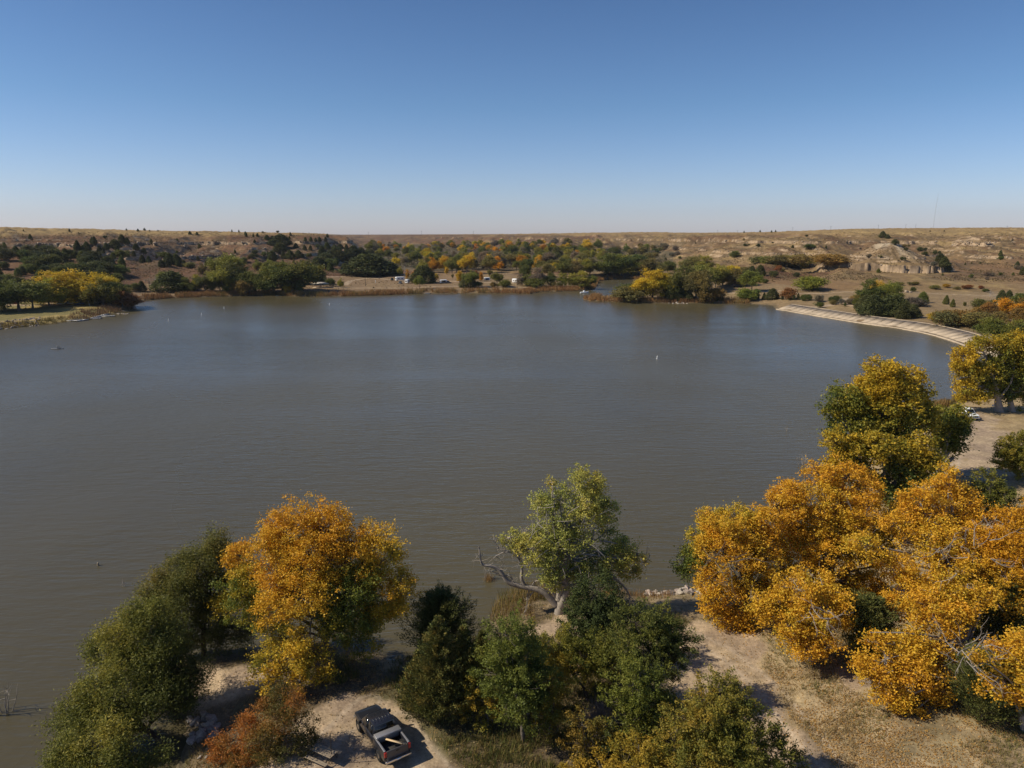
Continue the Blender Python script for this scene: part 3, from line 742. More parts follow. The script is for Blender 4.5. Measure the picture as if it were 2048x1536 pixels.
# --- middle clump of elms and young trees
elm = dict(rs=1.13, leaf=0.09, clump=0.46, nl=62, cd=1.1, gap=0.36, aspect=0.42, sprays=True)
near_tree("elm_tree", "tallest green elm right of the spired junipers", "tree", (1048, 1480),
    [(1010, 1270, 32, 0, .5), (1000, 1310, 36, 0, .5), (1045, 1280, 30, 1, .55), (1040, 1330, 42, 0, .5), (990, 1350, 34, 0, .5), (1030, 1380, 38, -1, .55), (1070, 1320, 30, 1, .45), (1045, 1415, 32, -1, .7), (1010, 1425, 28, -1, .6), (1075, 1370, 30, 0, .6), (1070, 1430, 22, -1, .7)],
    [(.28, .26, .04), (.21, .225, .038), (.155, .18, .034), (.10, .125, .028)], 0.16, **elm)
near_tree("elm_tree", "olive elm with a dark bare trunk, right of the tallest green elm", "tree", (1178, 1400),
    [(1090, 1290, 32, 0, .3), (1120, 1310, 34, 0, .35), (1100, 1340, 34, -1, .2), (1150, 1300, 34, 1, .5), (1170, 1320, 36, 0, .5), (1140, 1345, 30, 0, .35), (1205, 1310, 30, 0, .6), (1200, 1345, 26, 0, .55)],
    OLIVE, 0.15, bark=M_DARKBARK, **elm)
near_tree("young_elm_tree", "small yellow green elm against the spired junipers", "tree", (978, 1455),
    [(965, 1365, 22, 0, .1), (955, 1395, 26, 0, .15), (985, 1400, 24, 0, .35), (960, 1425, 22, 0, .2), (985, 1440, 16, 0, .2)],
    OLIVE, 0.09, **elm)
near_tree("young_elm_tree", "small yellow green elm with a thin trunk on the grass below the dark trunked elm", "tree", (1100, 1475),
    [(1095, 1388, 20, 0, .15), (1115, 1378, 20, 0, .2), (1075, 1410, 22, 0, .15), (1105, 1415, 26, 0, .3), (1090, 1440, 18, 0, .25)],
    OLIVE, 0.08, **elm)
near_tree("red_cedar_tree", "dense dark green tree in front of the bare limbed cottonwood's trunk", "tree", (1190, 1330),
    [(1190, 1190, 34, 0, .5), (1170, 1225, 36, 0, .5), (1215, 1225, 36, 0, .5), (1150, 1260, 32, 0, .55), (1195, 1265, 42, -1, .45), (1230, 1270, 34, 0, .6), (1180, 1300, 32, 0, .6)],
    [(.14, .14, .035), (.09, .105, .03), (.06, .08, .026), (.04, .055, .022)], 0.16, mat=M_NEEDLE, **elm)
near_tree("elm_tree", "wide dull green tree at the left edge of the sandy clearing", "tree", (1290, 1420),
    [(1270, 1245, 34, 0, .5), (1310, 1255, 34, 1, .5), (1340, 1265, 30, 1, .6), (1255, 1290, 38, 0, .5), (1300, 1300, 42, 0, .55), (1345, 1305, 34, 0, .75), (1240, 1330, 34, 0, .4), (1285, 1345, 36, 0, .5), (1335, 1335, 26, 0, .9), (1360, 1290, 20, 0, .7)],
    GREEN, 0.2, bark=M_DARKBARK, **elm)
near_tree("elm_tree", "bright green elm at the shaded edge of the sandy clearing", "tree", (1280, 1500),
    [(1280, 1345, 24, 0, .2), (1265, 1375, 32, 0, .35), (1300, 1380, 34, 0, .5), (1245, 1405, 30, 0, .4), (1285, 1420, 38, 0, .4), (1320, 1410, 26, 0, .7), (1260, 1450, 32, 0, .5), (1300, 1460, 32, 0, .6)],
    [(.29, .26, .04), (.21, .22, .036), (.15, .175, .032), (.09, .11, .026)], 0.14, **elm)
near_tree("elm_bush", "large olive yellow bush at the bottom of the picture left of the leaf strewn grass", "bush", (1440, 1590),
    [(1440, 1385, 32, 1, .15), (1410, 1410, 34, 1, .2), (1470, 1410, 34, 1, .35), (1385, 1450, 40, 0, .2), (1440, 1450, 50, 0, .3), (1495, 1450, 36, 0, .5), (1350, 1445, 24, 0, .2), (1350, 1490, 36, 0, .3), (1410, 1500, 48, -1, .35), (1470, 1500, 48, -1, .5),
     (1525, 1490, 36, 0, .6), (1550, 1520, 34, 0, .75), (1580, 1530, 22, 0, .85), (1510, 1540, 46, -1, .6), (1450, 1550, 50, -2, .5), (1380, 1550, 50, -2, .35), (1330, 1540, 40, -1, .35)],
    [(.42, .27, .04), (.32, .25, .04), (.22, .205, .036), (.14, .155, .03), (.08, .10, .024)], 0.2, **elm)
near_tree("elm_bush", "yellow tipped bush at the bottom edge, left of the large olive yellow bush", "bush", (1230, 1600),
    [(1280, 1500, 22, 0, .1), (1250, 1525, 28, 0, .1), (1200, 1540, 30, 0, .05), (1290, 1540, 36, 0, .3), (1230, 1570, 40, -1, .2), (1170, 1560, 26, 0, .15), (1310, 1580, 36, 0, .4)],
    [(.46, .29, .035), (.34, .26, .035), (.23, .21, .035), (.14, .16, .03)], 0.12, **elm)
near_tree("elm_bush", "small two tone bush on the dark grass below the bare grey bush", "bush", (1180, 1530),
    [(1165, 1450, 20, 0, .1), (1185, 1475, 26, 0, .2), (1160, 1490, 20, 0, .1), (1215, 1470, 24, 0, .7), (1220, 1500, 22, 0, .8), (1185, 1505, 22, 0, .3)],
    [(.32, .20, .035), (.22, .18, .035), (.12, .13, .032), (.05, .075, .024)], 0.08, **elm)

def twig_bush(name, label, base, rx, hpx, ncount, mat, z0=1.5, cat="bush", part="twigs"):
    seedn[0] += 1
    rng = np.random.default_rng(seedn[0])
    b = G(base[0], base[1], z0); b.z = zt1(b.x, b.y)
    sc = pxm(base[0], base[1], b.y); R = rx / sc; hh = hpx / sc
    root = empty(name, b); tag(root, label, cat)
    stems, tw = Buf(), Buf()
    for i in range(ncount):
        az = rng.uniform(0, 6.283); q_ = rng.random() ** 0.6
        e = np.array([math.cos(az) * R * q_, math.sin(az) * R * q_, hh * (1 - 0.45 * q_ * q_) * rng.uniform(.75, 1.05)])
        p = bez((e[0] * .08, e[1] * .08, -0.1), e, rng, 0.08, 6)
        tube(stems if i < 14 else tw, p, np.linspace(0.035, 0.008, 6), 3)
        for j in range(5):
            k = rng.integers(2, 6); d = rng.normal(size=3) * 0.22 * hh + (e / np.linalg.norm(e)) * 0.22 * hh
            tube(tw, bez(p[k], p[k] + d, rng, 0.1, 3), np.linspace(0.014, 0.006, 3), 3)
    obj("stems", stems.mesh(name + "_stems", (mat,), True), root)
    obj(part, tw.mesh(name + "_" + part, (mat,), True), root)
    return root
M_TWIG = plain("grey_twig", (0.24, 0.20, 0.19), 0.9, spec=0.1)
twig_bush("bare_bush", "bare purplish grey bush between the small elms and the bright green elm", (1200, 1455), 30, 50, 90, M_TWIG)

# --- old cottonwood with bare limbs in the middle
def limbs_mid(bw, rng, bb):
    Y = bb[1]
    def W(px, py, dy=0.0): return np.array(at(px, py, Y + dy)) - bb
    def limb(pts, r0, r1, kids=6, kl=1.3):
        p = np.array([W(*q_) for q_ in pts])
        t = np.linspace(0, len(p) - 1, len(p) * 4)
        pp = np.stack([np.interp(t, range(len(p)), p[:, k]) for k in range(3)], 1)
        for _ in range(2): pp[1:-1] = (pp[:-2] + 2 * pp[1:-1] + pp[2:]) / 4
        tube(bw, pp, np.linspace(r0, r1, len(pp)), 7)
        for k in range(kids):
            i = rng.integers(len(pp) // 3, len(pp)); d = unit(rng.normal(size=3) + (0, 0, 0.3)) * kl * rng.uniform(.4, 1)
            q_ = bez(pp[i], pp[i] + d, rng, 0.15, 5); tube(bw, q_, np.linspace(0.035, 0.010, 5), 4)
            for j in range(3):
                e = unit(rng.normal(size=3) + (0, 0, .2)) * kl * 0.4
                tube(bw, bez(q_[2 + j % 3], q_[2 + j % 3] + e, rng, 0.15, 4), np.linspace(0.014, 0.006, 4), 3)
    limb([(1112, 1210), (1085, 1180), (1040, 1172), (1015, 1165), (1000, 1140), (985, 1132), (963, 1130), (960, 1112), (958, 1092)], .34, .05, 12)
    limb([(1050, 1172), (1042, 1158), (1045, 1135), (1032, 1108), (1012, 1102), (992, 1112)], .20, .04, 14)
    limb([(1045, 1135), (1040, 1108), (1025, 1098), (1000, 1090)], .10, .03, 8)
    limb([(1118, 1200), (1125, 1150), (1135, 1110), (1150, 1105), (1182, 1100), (1184, 1075), (1190, 1055)], .38, .08, 6)
    limb([(1125, 1160), (1120, 1110), (1130, 1060), (1150, 1010), (1165, 970)], .3, .05, 10)
    limb([(1118, 1205), (1090, 1165), (1070, 1160), (1055, 1185), (1052, 1220)], .12, .02, 10, 0.9)
    limb([(1125, 1190), (1180, 1140), (1222, 1150), (1250, 1175), (1262, 1195), (1250, 1210)], .22, .03, 18, 1.3)
    limb([(1222, 1155), (1240, 1180), (1238, 1205), (1255, 1212)], .08, .02, 10, 0.9)
    limb([(1182, 1100), (1220, 1110), (1260, 1105), (1300, 1110)], .13, .02, 10)
    limb([(1130, 1060), (1100, 1080), (1060, 1062), (1055, 1045)], .10, .02, 8)
    limb([(1030, 1170), (1020, 1150), (1000, 1152), (985, 1142)], .09, .02, 10, 1.0)
    limb([(1042, 1120), (1030, 1092), (1035, 1070), (1060, 1065)], .07, .02, 10, 1.0)
    limb([(1012, 1102), (995, 1095), (988, 1080)], .06, .02, 8, 0.9)
    limb([(1110, 1190), (1075, 1172), (1058, 1195), (1050, 1225)], .08, .02, 12, 0.9)
    for k in range(60):
        c = W(1080 + rng.uniform(-30, 120), 1010 + rng.uniform(0, 170), rng.uniform(-3.5, -1))
        tube(bw, bez(c, c + unit(rng.normal(size=3)) * rng.uniform(.8, 2.0), rng, 0.15, 5), np.linspace(0.03, 0.01, 5), 4)
near_tree("old_cottonwood_tree", "half bare old cottonwood with pale dead limbs over the water at center", "tree", (1118, 1222),
    [(1105, 965, 14, 0, .25), (1160, 965, 30, 0, .55), (1195, 970, 24, 0, .5), (1120, 1000, 36, 0, .55), (1175, 1005, 40, 0, .65), (1085, 1015, 22, 0, .4), (1215, 1010, 22, 1, .7), (1130, 1045, 44, 0, .6), (1190, 1035, 34, 0, .35), (1215, 1060, 28, 1, .5),
     (1095, 1070, 30, 0, .6), (1150, 1085, 34, -1, .55), (1020, 1075, 18, 0, .55), (1065, 1100, 32, -1, .5), (1100, 1125, 36, -1, .6), (1035, 1095, 18, 0, .6), (1250, 1090, 22, 0, .5), (1230, 1115, 30, 0, .5), (1275, 1110, 24, 0, .3), (1290, 1125, 14, 0, .25),
     (1190, 1130, 34, 0, .6), (1150, 1145, 34, 1, .75), (1100, 1165, 26, -1, .6), (1240, 1145, 20, 0, .4), (1270, 1145, 12, 0, .2), (1210, 1160, 24, 0, .6), (1160, 1185, 28, 1, .7)],
    [(.58, .42, .09), (.52, .44, .09), (.46, .43, .095), (.37, .38, .09), (.26, .29, .07)], 0.42, bark=M_PALEBARK, extra=limbs_mid, leaf=0.10, clump=0.46, nl=36, cd=1.0, gap=0.45, rs=1.16, fork=0.35)

# --- cottonwoods on the right
cw = dict(leaf=0.098, clump=0.52, nl=64, cd=1.05, gap=0.43, rs=1.05)
def dead_twigs(cx_, cy_, r_, n_, dy):
    def f(bw, rng, bb):
        for k in range(n_):
            c = np.array(at(cx_ + rng.uniform(-r_, r_), cy_ + rng.uniform(-r_, r_), bb[1] + dy)) - bb
            p_ = bez(c, c + unit(rng.normal(size=3) * (1, .6, .7) + (0, -.3, 0)) * rng.uniform(1.2, 2.8), rng, 0.22, 7)
            tube(bw, p_, np.linspace(0.04, 0.009, 7), 4)
            for j in range(7):
                q_ = p_[1 + j % 6]; e_ = unit(unit(p_[-1] - p_[0]) + rng.normal(size=3) * .6) * rng.uniform(.3, 1.0)
                tube(bw, bez(q_, q_ + e_, rng, 0.2, 4), np.linspace(0.016, 0.006, 4), 3)
    return f
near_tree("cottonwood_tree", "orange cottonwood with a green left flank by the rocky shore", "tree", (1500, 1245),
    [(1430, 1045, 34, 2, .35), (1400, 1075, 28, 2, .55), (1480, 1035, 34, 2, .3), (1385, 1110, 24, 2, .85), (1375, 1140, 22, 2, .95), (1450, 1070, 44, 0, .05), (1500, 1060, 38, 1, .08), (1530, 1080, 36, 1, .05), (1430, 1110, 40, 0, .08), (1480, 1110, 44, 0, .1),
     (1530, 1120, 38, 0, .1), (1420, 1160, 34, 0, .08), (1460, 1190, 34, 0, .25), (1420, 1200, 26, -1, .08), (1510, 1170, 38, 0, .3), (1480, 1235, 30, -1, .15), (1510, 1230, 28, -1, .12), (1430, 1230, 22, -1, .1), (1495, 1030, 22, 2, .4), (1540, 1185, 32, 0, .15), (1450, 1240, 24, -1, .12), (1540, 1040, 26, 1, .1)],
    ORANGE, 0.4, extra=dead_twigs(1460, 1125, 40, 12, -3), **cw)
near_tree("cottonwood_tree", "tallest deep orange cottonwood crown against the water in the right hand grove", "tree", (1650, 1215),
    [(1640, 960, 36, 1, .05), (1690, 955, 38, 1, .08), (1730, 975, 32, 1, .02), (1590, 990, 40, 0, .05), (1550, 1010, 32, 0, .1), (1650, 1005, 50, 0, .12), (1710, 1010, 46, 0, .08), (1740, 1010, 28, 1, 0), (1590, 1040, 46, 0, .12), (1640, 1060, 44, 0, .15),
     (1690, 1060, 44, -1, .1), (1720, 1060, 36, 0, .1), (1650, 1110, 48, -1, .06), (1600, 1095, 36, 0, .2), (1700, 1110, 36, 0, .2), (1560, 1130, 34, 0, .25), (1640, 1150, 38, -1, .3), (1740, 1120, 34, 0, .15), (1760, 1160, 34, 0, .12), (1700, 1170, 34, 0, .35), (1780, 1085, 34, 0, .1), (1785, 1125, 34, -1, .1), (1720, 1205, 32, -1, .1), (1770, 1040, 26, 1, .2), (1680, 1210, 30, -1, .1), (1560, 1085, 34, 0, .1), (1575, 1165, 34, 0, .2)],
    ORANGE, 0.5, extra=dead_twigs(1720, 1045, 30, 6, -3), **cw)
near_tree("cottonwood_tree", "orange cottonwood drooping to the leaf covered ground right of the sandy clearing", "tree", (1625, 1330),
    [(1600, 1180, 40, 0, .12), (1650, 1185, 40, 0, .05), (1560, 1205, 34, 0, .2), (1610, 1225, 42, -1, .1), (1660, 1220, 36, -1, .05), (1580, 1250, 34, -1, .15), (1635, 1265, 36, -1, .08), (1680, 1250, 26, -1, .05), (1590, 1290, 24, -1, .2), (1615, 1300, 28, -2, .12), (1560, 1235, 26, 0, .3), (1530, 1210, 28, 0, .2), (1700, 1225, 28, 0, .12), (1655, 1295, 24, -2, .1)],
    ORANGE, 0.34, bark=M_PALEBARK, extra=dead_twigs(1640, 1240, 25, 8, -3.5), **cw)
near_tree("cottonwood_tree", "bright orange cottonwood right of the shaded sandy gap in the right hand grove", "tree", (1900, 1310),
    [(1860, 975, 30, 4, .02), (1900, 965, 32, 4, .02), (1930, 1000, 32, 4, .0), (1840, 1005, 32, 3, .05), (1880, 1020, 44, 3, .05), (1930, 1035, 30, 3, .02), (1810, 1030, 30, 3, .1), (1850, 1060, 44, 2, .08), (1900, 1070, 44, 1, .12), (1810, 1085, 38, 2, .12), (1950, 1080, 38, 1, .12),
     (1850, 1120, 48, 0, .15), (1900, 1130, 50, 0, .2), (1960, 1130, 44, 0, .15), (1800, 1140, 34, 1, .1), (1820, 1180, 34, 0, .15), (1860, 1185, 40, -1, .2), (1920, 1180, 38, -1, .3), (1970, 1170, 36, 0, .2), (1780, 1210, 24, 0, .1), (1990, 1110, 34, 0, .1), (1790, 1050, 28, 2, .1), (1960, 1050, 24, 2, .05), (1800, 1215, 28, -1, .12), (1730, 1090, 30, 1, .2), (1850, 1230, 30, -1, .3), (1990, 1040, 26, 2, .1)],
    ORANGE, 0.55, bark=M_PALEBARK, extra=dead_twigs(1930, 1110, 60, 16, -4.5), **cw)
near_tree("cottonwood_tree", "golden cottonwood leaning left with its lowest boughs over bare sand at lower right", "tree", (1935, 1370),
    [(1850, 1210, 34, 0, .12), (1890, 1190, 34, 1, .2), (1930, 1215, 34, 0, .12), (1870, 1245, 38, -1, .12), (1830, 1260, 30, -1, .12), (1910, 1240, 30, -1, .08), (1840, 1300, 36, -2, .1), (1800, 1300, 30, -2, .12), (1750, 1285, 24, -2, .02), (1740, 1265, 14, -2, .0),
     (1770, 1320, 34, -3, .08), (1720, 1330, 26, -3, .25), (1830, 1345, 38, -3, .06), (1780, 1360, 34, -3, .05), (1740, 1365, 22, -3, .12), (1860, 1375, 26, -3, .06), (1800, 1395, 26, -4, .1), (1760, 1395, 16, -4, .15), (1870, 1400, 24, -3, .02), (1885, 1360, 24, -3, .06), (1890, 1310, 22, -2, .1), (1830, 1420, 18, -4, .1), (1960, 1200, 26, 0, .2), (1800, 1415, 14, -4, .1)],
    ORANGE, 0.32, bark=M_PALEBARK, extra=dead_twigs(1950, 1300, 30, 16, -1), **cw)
near_tree("cottonwood_tree", "yellow orange cottonwood cut off by the right edge of the picture", "tree", (2100, 1330),
    [(2030, 1060, 40, 2, .08), (2070, 1040, 40, 2, .05), (2000, 1080, 30, 1, .1), (2040, 1110, 50, 0, .12), (2010, 1150, 40, 0, .2), (2060, 1160, 50, 0, .15), (2020, 1190, 34, -1, .08), (1990, 1200, 24, -1, .08), (2060, 1210, 44, -1, .1), (2100, 1100, 60, 0, .1), (2110, 1180, 60, 0, .1)],
    [(.62, .31, .02), (.60, .35, .027), (.45, .32, .03), (.2, .2, .03)], 0.5, bark=M_PALEBARK, **cw)
near_tree("cottonwood_tree", "low orange boughed tree at the right edge above the bottom right junipers", "tree", (2050, 1470),
    [(1990, 1310, 22, 0, .1), (2020, 1330, 30, 0, .15), (2050, 1300, 30, 0, .2), (2010, 1365, 30, -1, .1), (2050, 1370, 36, -1, .1), (2030, 1395, 24, -1, .05), (1965, 1290, 18, 0, .12), (2090, 1340, 40, 0, .1), (1980, 1345, 26, -1, .1), (2035, 1290, 26, 0, .1), (1960, 1320, 18, -1, .1), (1985, 1380, 20, -1, .08)],
    ORANGE, 0.25, bark=M_PALEBARK, extra=dead_twigs(1940, 1310, 26, 14, -1), **cw)
cw2 = dict(leaf=0.17, clump=0.75, nl=52, cd=1.15, gap=0.33)
near_tree("cottonwood_tree", "green and gold cottonwood with a rounded orange top at the bend of the right shore", "tree", (1775, 985),
    [(1760, 750, 34, 1, .1), (1800, 750, 36, 1, .12), (1735, 780, 34, 1, .12), (1780, 785, 44, 0, .2), (1825, 790, 36, 1, .4), (1850, 815, 28, 1, .5), (1690, 800, 32, 0, .6), (1665, 825, 24, 0, .55), (1710, 830, 40, 0, .6), (1760, 830, 44, 0, .35), (1810, 840, 40, 0, .6),
     (1850, 850, 26, 0, .4), (1690, 860, 30, 0, .85), (1740, 870, 40, -1, .5), (1800, 880, 36, 0, .7)],
    YELLOW, 0.5, **cw2)
near_tree("cottonwood_tree", "lower golden green cottonwood directly above the tallest orange crown", "tree", (1790, 1040),
    [(1665, 880, 24, 0, .25), (1700, 900, 34, 0, .35), (1750, 890, 34, 0, .2), (1680, 930, 26, 0, .2), (1730, 935, 38, 0, .6), (1790, 910, 38, 0, .3), (1830, 900, 30, 0, .2), (1860, 925, 28, 0, .3), (1780, 955, 42, 0, .7), (1830, 950, 36, 0, .5), (1800, 1000, 38, 0, .85), (1840, 990, 26, 0, .8)],
    YELLOW, 0.42, **cw2)
def leaning(bw, rng, bb):
    Y = bb[1]
    def W(px, py, dy=0.0): return np.array(at(px, py, Y + dy)) - bb
    tube(bw, [W(1872, 950), W(1880, 925), W(1890, 912), W(1903, 895), W(1905, 880)], [.55, .5, .36, .3, .2], 9)
    tube(bw, [W(1880, 948), W(1890, 935), W(1898, 922), W(1907, 914)], [.42, .34, .30, .27], 9)
    tube(bw, [W(1907, 914), W(1908, 913.5)], [.27, .05], 9)
near_tree("cottonwood_tree", "round green tree with a leaning grey trunk and sawn stub beside the shaded road", "tree", (1876, 955),
    [(1885, 835, 24, 0, .6), (1860, 850, 22, 0, .45), (1910, 845, 22, 0, .65), (1890, 870, 28, 0, .65), (1920, 865, 16, 0, .8), (1905, 890, 22, 0, .6), (1875, 890, 20, 0, .5), (1930, 855, 10, 0, .8), (1908, 832, 22, -1, .55), (1928, 840, 14, -1, .6), (1894, 846, 26, -1, .5), (1915, 846, 18, -1, .6)],
    YELLOW, 0.4, bark=M_PALEBARK, extra=leaning, fork=0.5, **cw2)
near_tree("cottonwood_tree", "gold topped cottonwood with twin thick trunks at the far end of the near shore", "tree", (2000, 826),
    [(1960, 690, 20, 0, .25), (1930, 715, 24, 0, .1), (2000, 690, 26, 0, .3), (1920, 740, 18, 0, .15), (1950, 745, 30, 0, .4), (1990, 735, 32, 0, .6), (2030, 700, 30, 0, .3), (1935, 775, 24, 0, .15), (1975, 780, 24, 0, .5), (2020, 750, 32, 0, .7), (2050, 730, 34, 0, .6), (1925, 795, 12, 0, .05), (1955, 795, 14, 0, .2), (2045, 690, 26, 0, .15), (2020, 785, 22, 0, .8), (2060, 780, 34, 0, .7)],
    YELLOW, 0.75, bark=M_PALEBARK, extra=lambda bw, rng, bb: tube(bw, [np.array(at(2026, 828, bb[1])) - bb, np.array(at(2020, 800, bb[1])) - bb, np.array(at(2022, 760, bb[1])) - bb], [.65, .5, .3], 8), **dict(cw2, leaf=0.2, clump=0.85))
near_tree("elm_tree", "small dark green tree between the orange cottonwoods and the dry lawn at right", "tree", (1985, 1040),
    [(1980, 975, 22, 0, .3), (1965, 1000, 22, 0, .6), (2000, 1000, 24, 0, .7), (1975, 1020, 24, 0, .8), (2010, 1025, 16, 0, .8), (1955, 1020, 14, 0, .9)],
    GREEN, 0.12, **dict(elm, leaf=0.14, clump=0.6))
near_tree("elm_tree", "yellow green tree at the right edge beside the shaded road", "tree", (2055, 965),
    [(2020, 905, 20, 0, .45), (2010, 925, 16, 0, .35), (2040, 895, 22, 0, .35), (2040, 925, 24, 0, .5), (2070, 905, 30, 0, .5), (2060, 930, 24, 0, .5)],
    OLIVE, 0.14, **dict(elm, leaf=0.16, clump=0.65))
# ------------------------------------------------------------------ far trees: a few shapes, placed one by one
def far_shape(name, lobes, P, leaf, clump, nl, trunk_r, seed, gap=0.30, cd=1.0, split=True):
    rng = np.random.default_rng(seed)
    bl, bw = Buf(), Buf()
    crown_lobes(bl, bw, lobes, P, rng, (0, 0, 0), trunk_r, leaf=leaf, clump=clump, cd=cd, nl=nl, gap=gap, twig=False)
    bt = Buf()
    bt.V, bt.Q, bt.C, bt.M, bt.n = list(bl.V), list(bl.Q), list(bl.C), list(bl.M), bl.n
    nb = np.concatenate(bw.V); bt.add(nb, np.concatenate(bw.Q), (1, 1, 1), 1)
    return (bl.mesh(name + "_crown", (M_LEAF,)), bw.mesh(name + "_trunk", (M_BARK,), True), bt.mesh(name, (M_LEAF, M_BARK)))
NEUT = [(1.25, 1.18, 1.0), (1.0, 1.0, 1.0), (.72, .82, .9)]
broad = []
for s_ in range(8):
    r_ = np.random.default_rng(900 + s_)
    low = s_ % 2; hh_ = r_.uniform(.88, 1.12)
    L_ = [((r_.normal() * 0.6, r_.normal() * 0.6, 7.4 * hh_ + r_.normal() * .4), (2.2, 2.2, 2.0), .2)]
    for k in range(8):
        a_ = k / 8 * 6.283 + r_.random(); q_ = 2.1 + r_.random() * 1.3
        L_.append(((math.cos(a_) * q_, math.sin(a_) * q_, (3.0 if low else 4.3) + r_.random() * 2.9), (1.3 + r_.random() * 1.0,) * 3, r_.uniform(.1, .9)))
    if low:
        for k in range(4):
            a_ = r_.uniform(0, 6.283); q_ = 1.8 + r_.random(); L_.append(((math.cos(a_) * q_, math.sin(a_) * q_, 1.7 + r_.random()), (1.2, 1.2, 1.1), r_.uniform(.4, 1)))
    broad.append(far_shape("broad_tree", L_, NEUT, 0.19, 0.85, 46, 0.26, 910 + s_, gap=.36))
def far_cone(name, seed):
    rng = np.random.default_rng(seed); bl = Buf()
    n = 620; zf = np.clip(rng.random(n) ** .8, .02, 1); az = rng.uniform(0, 6.283, n)
    rr = 1.9 * (1 - zf) ** .65 * (0.7 + .6 * fbm(az * 1.5, zf * 5, seed, 2)) * (0.6 + .4 * np.minimum(1, zf * 5))
    K = np.stack([np.cos(az) * rr, np.sin(az) * rr, zf * 4.7], 1)
    ii = np.repeat(np.arange(n), 14)
    Pp = K[ii] + rng.normal(size=(len(ii), 3)) * 0.20
    f = rng.random(n)[ii]
    add_leaves(bl, Pp, 0.13, pal([(1.35, 1.25, 1.1), (1, 1, 1), (.7, .75, .8)], f) * rng.uniform(.8, 1.2, len(ii))[:, None], rng, aspect=.5)
    tube(bl, np.array([[0, 0, -.3], [0, 0, 2], [0, 0, 4.2]]), [.16, .11, .02], 5, (1, 1, 1), 1)
    return bl.mesh(name, (M_NEEDLE, M_DARKBARK))
cones = [far_cone("juniper", 950 + k) for k in range(4)]
def far_bush(name, seed):
    rng = np.random.default_rng(seed); bl = Buf()
    L_ = [((rng.normal() * .8, rng.normal() * .8, 0.9 + rng.random() * .5), (1.0, 1.0, .8), rng.random()) for k in range(4)]
    crown_lobes(bl, None, L_, NEUT, rng, (0, 0, 0), .1, leaf=.085, clump=.38, nl=46, gap=.32, cd=1.2)
    for k in range(5):
        a_ = rng.uniform(0, 6.28); tube(bl, np.array([[0, 0, -.2], [math.cos(a_) * .4, math.sin(a_) * .4, .8]]), [.06, .03], 4, (1, 1, 1), 1)
    return bl.mesh(name, (M_LEAF, M_BARK))
bushes = [far_bush("bush", 970 + k) for k in range(3)]
def far_bare(name, seed):
    rng = np.random.default_rng(seed); bw = Buf()
    tube(bw, bez((0, 0, -.3), (0.3, 0, 4), rng, .05, 6), np.linspace(.22, .1, 6), 6)
    for k in range(16):
        a = np.array([0, 0, rng.uniform(1.6, 4)]); d = unit(rng.normal(size=3) * (1, 1, .4) + (0, 0, .8)) * rng.uniform(2, 4)
        p = bez(a, a + d, rng, .1, 5); tube(bw, p, np.linspace(.10, .03, 5), 4)
        for j in range(5):
            tube(bw, bez(p[2 + j % 3], p[2 + j % 3] + unit(rng.normal(size=3) + (0, 0, .5)) * 1.3, rng, .1, 4), np.linspace(.045, .02, 4), 3)
    return bw.mesh(name, (M_PALEBARK,), True)
bares = [far_bare("bare_tree", 990)]

TINT = dict(G=(.135, .145, .036), M=(.20, .20, .04), L=(.31, .275, .045), Y=(.60, .41, .035), O=(.60, .29, .025), R=(.28, .12, .04), B=(.23, .185, .06), P=(.24, .19, .13), D=(.095, .10, .036), T=(.32, .20, .055))
TNAME = dict(G="dark green", M="mid green", L="yellow green", Y="golden yellow", O="orange", R="rusty red", B="brown olive", P="grey brown", D="blackish green", T="tan orange")
frng = np.random.default_rng(4242)
placed = []      # (object, px, py, colour, kind, zone)
def far_plant(px, py, hpx, kind, colr, zone, width=None):
    if width and colr == 'D' and ((kind == 's' and width > 15) or (kind == 'j' and width > 1.15 * hpx and width > 14)):      # a thicket of several junipers
        k = max(2, int(width / max(9, hpx * .7)))
        for i in range(k):
            far_plant(px + (i - (k - 1) / 2) * width / k + frng.uniform(-2, 2), py + frng.uniform(-.06, .06) * hpx, hpx * frng.uniform(.7, 1.05), 'j', 'D', zone, hpx * frng.uniform(.65, .9))
        return
    g = GT(px, py)
    sc = pxm(px, py, g.y)
    hm = hpx / sc
    if kind == 'b':
        k = frng.integers(8); nat = 9.4
        s = hm / nat; sx = s * (frng.uniform(.95, 1.22) if width is None else (width / sc) / 8.4)
        if g.y < 440 * S:
            r = empty("tree", g, frng.uniform(0, 6.28)); r.scale = (sx, sx, s)
            a = obj("trunk", broad[k][1], r); b = obj("crown", broad[k][0], r); b.color = (*colv(colr), 1)
        else:
            r = obj("tree", broad[k][2], loc=g); r.rotation_euler = (0, 0, frng.uniform(0, 6.28)); r.scale = (sx, sx, s); r.color = (*colv(colr), 1)
    else:
        src, nat, nm = {'j': (cones, 4.9, "juniper_tree"), 's': (bushes, 2.0, "bush"), 'r': (bares, 6.5, "bare_tree")}[kind]
        s = hm / nat; sx = s * (frng.uniform(.85, 1.35) if width is None else (width / sc) / {'j': 4.0, 's': 4.8, 'r': 6}[kind])
        r = obj(nm, src[frng.integers(len(src))], loc=g); r.rotation_euler = (0, 0, frng.uniform(0, 6.28)); r.scale = (sx, sx, s); r.color = (*colv(colr), 1)
    placed.append((r, px, py, colr, kind, zone))
    return r
def colv(c):
    v = np.array(TINT[c]) * frng.uniform(.82, 1.2) * frng.uniform(.93, 1.07, 3)
    return tuple(v)

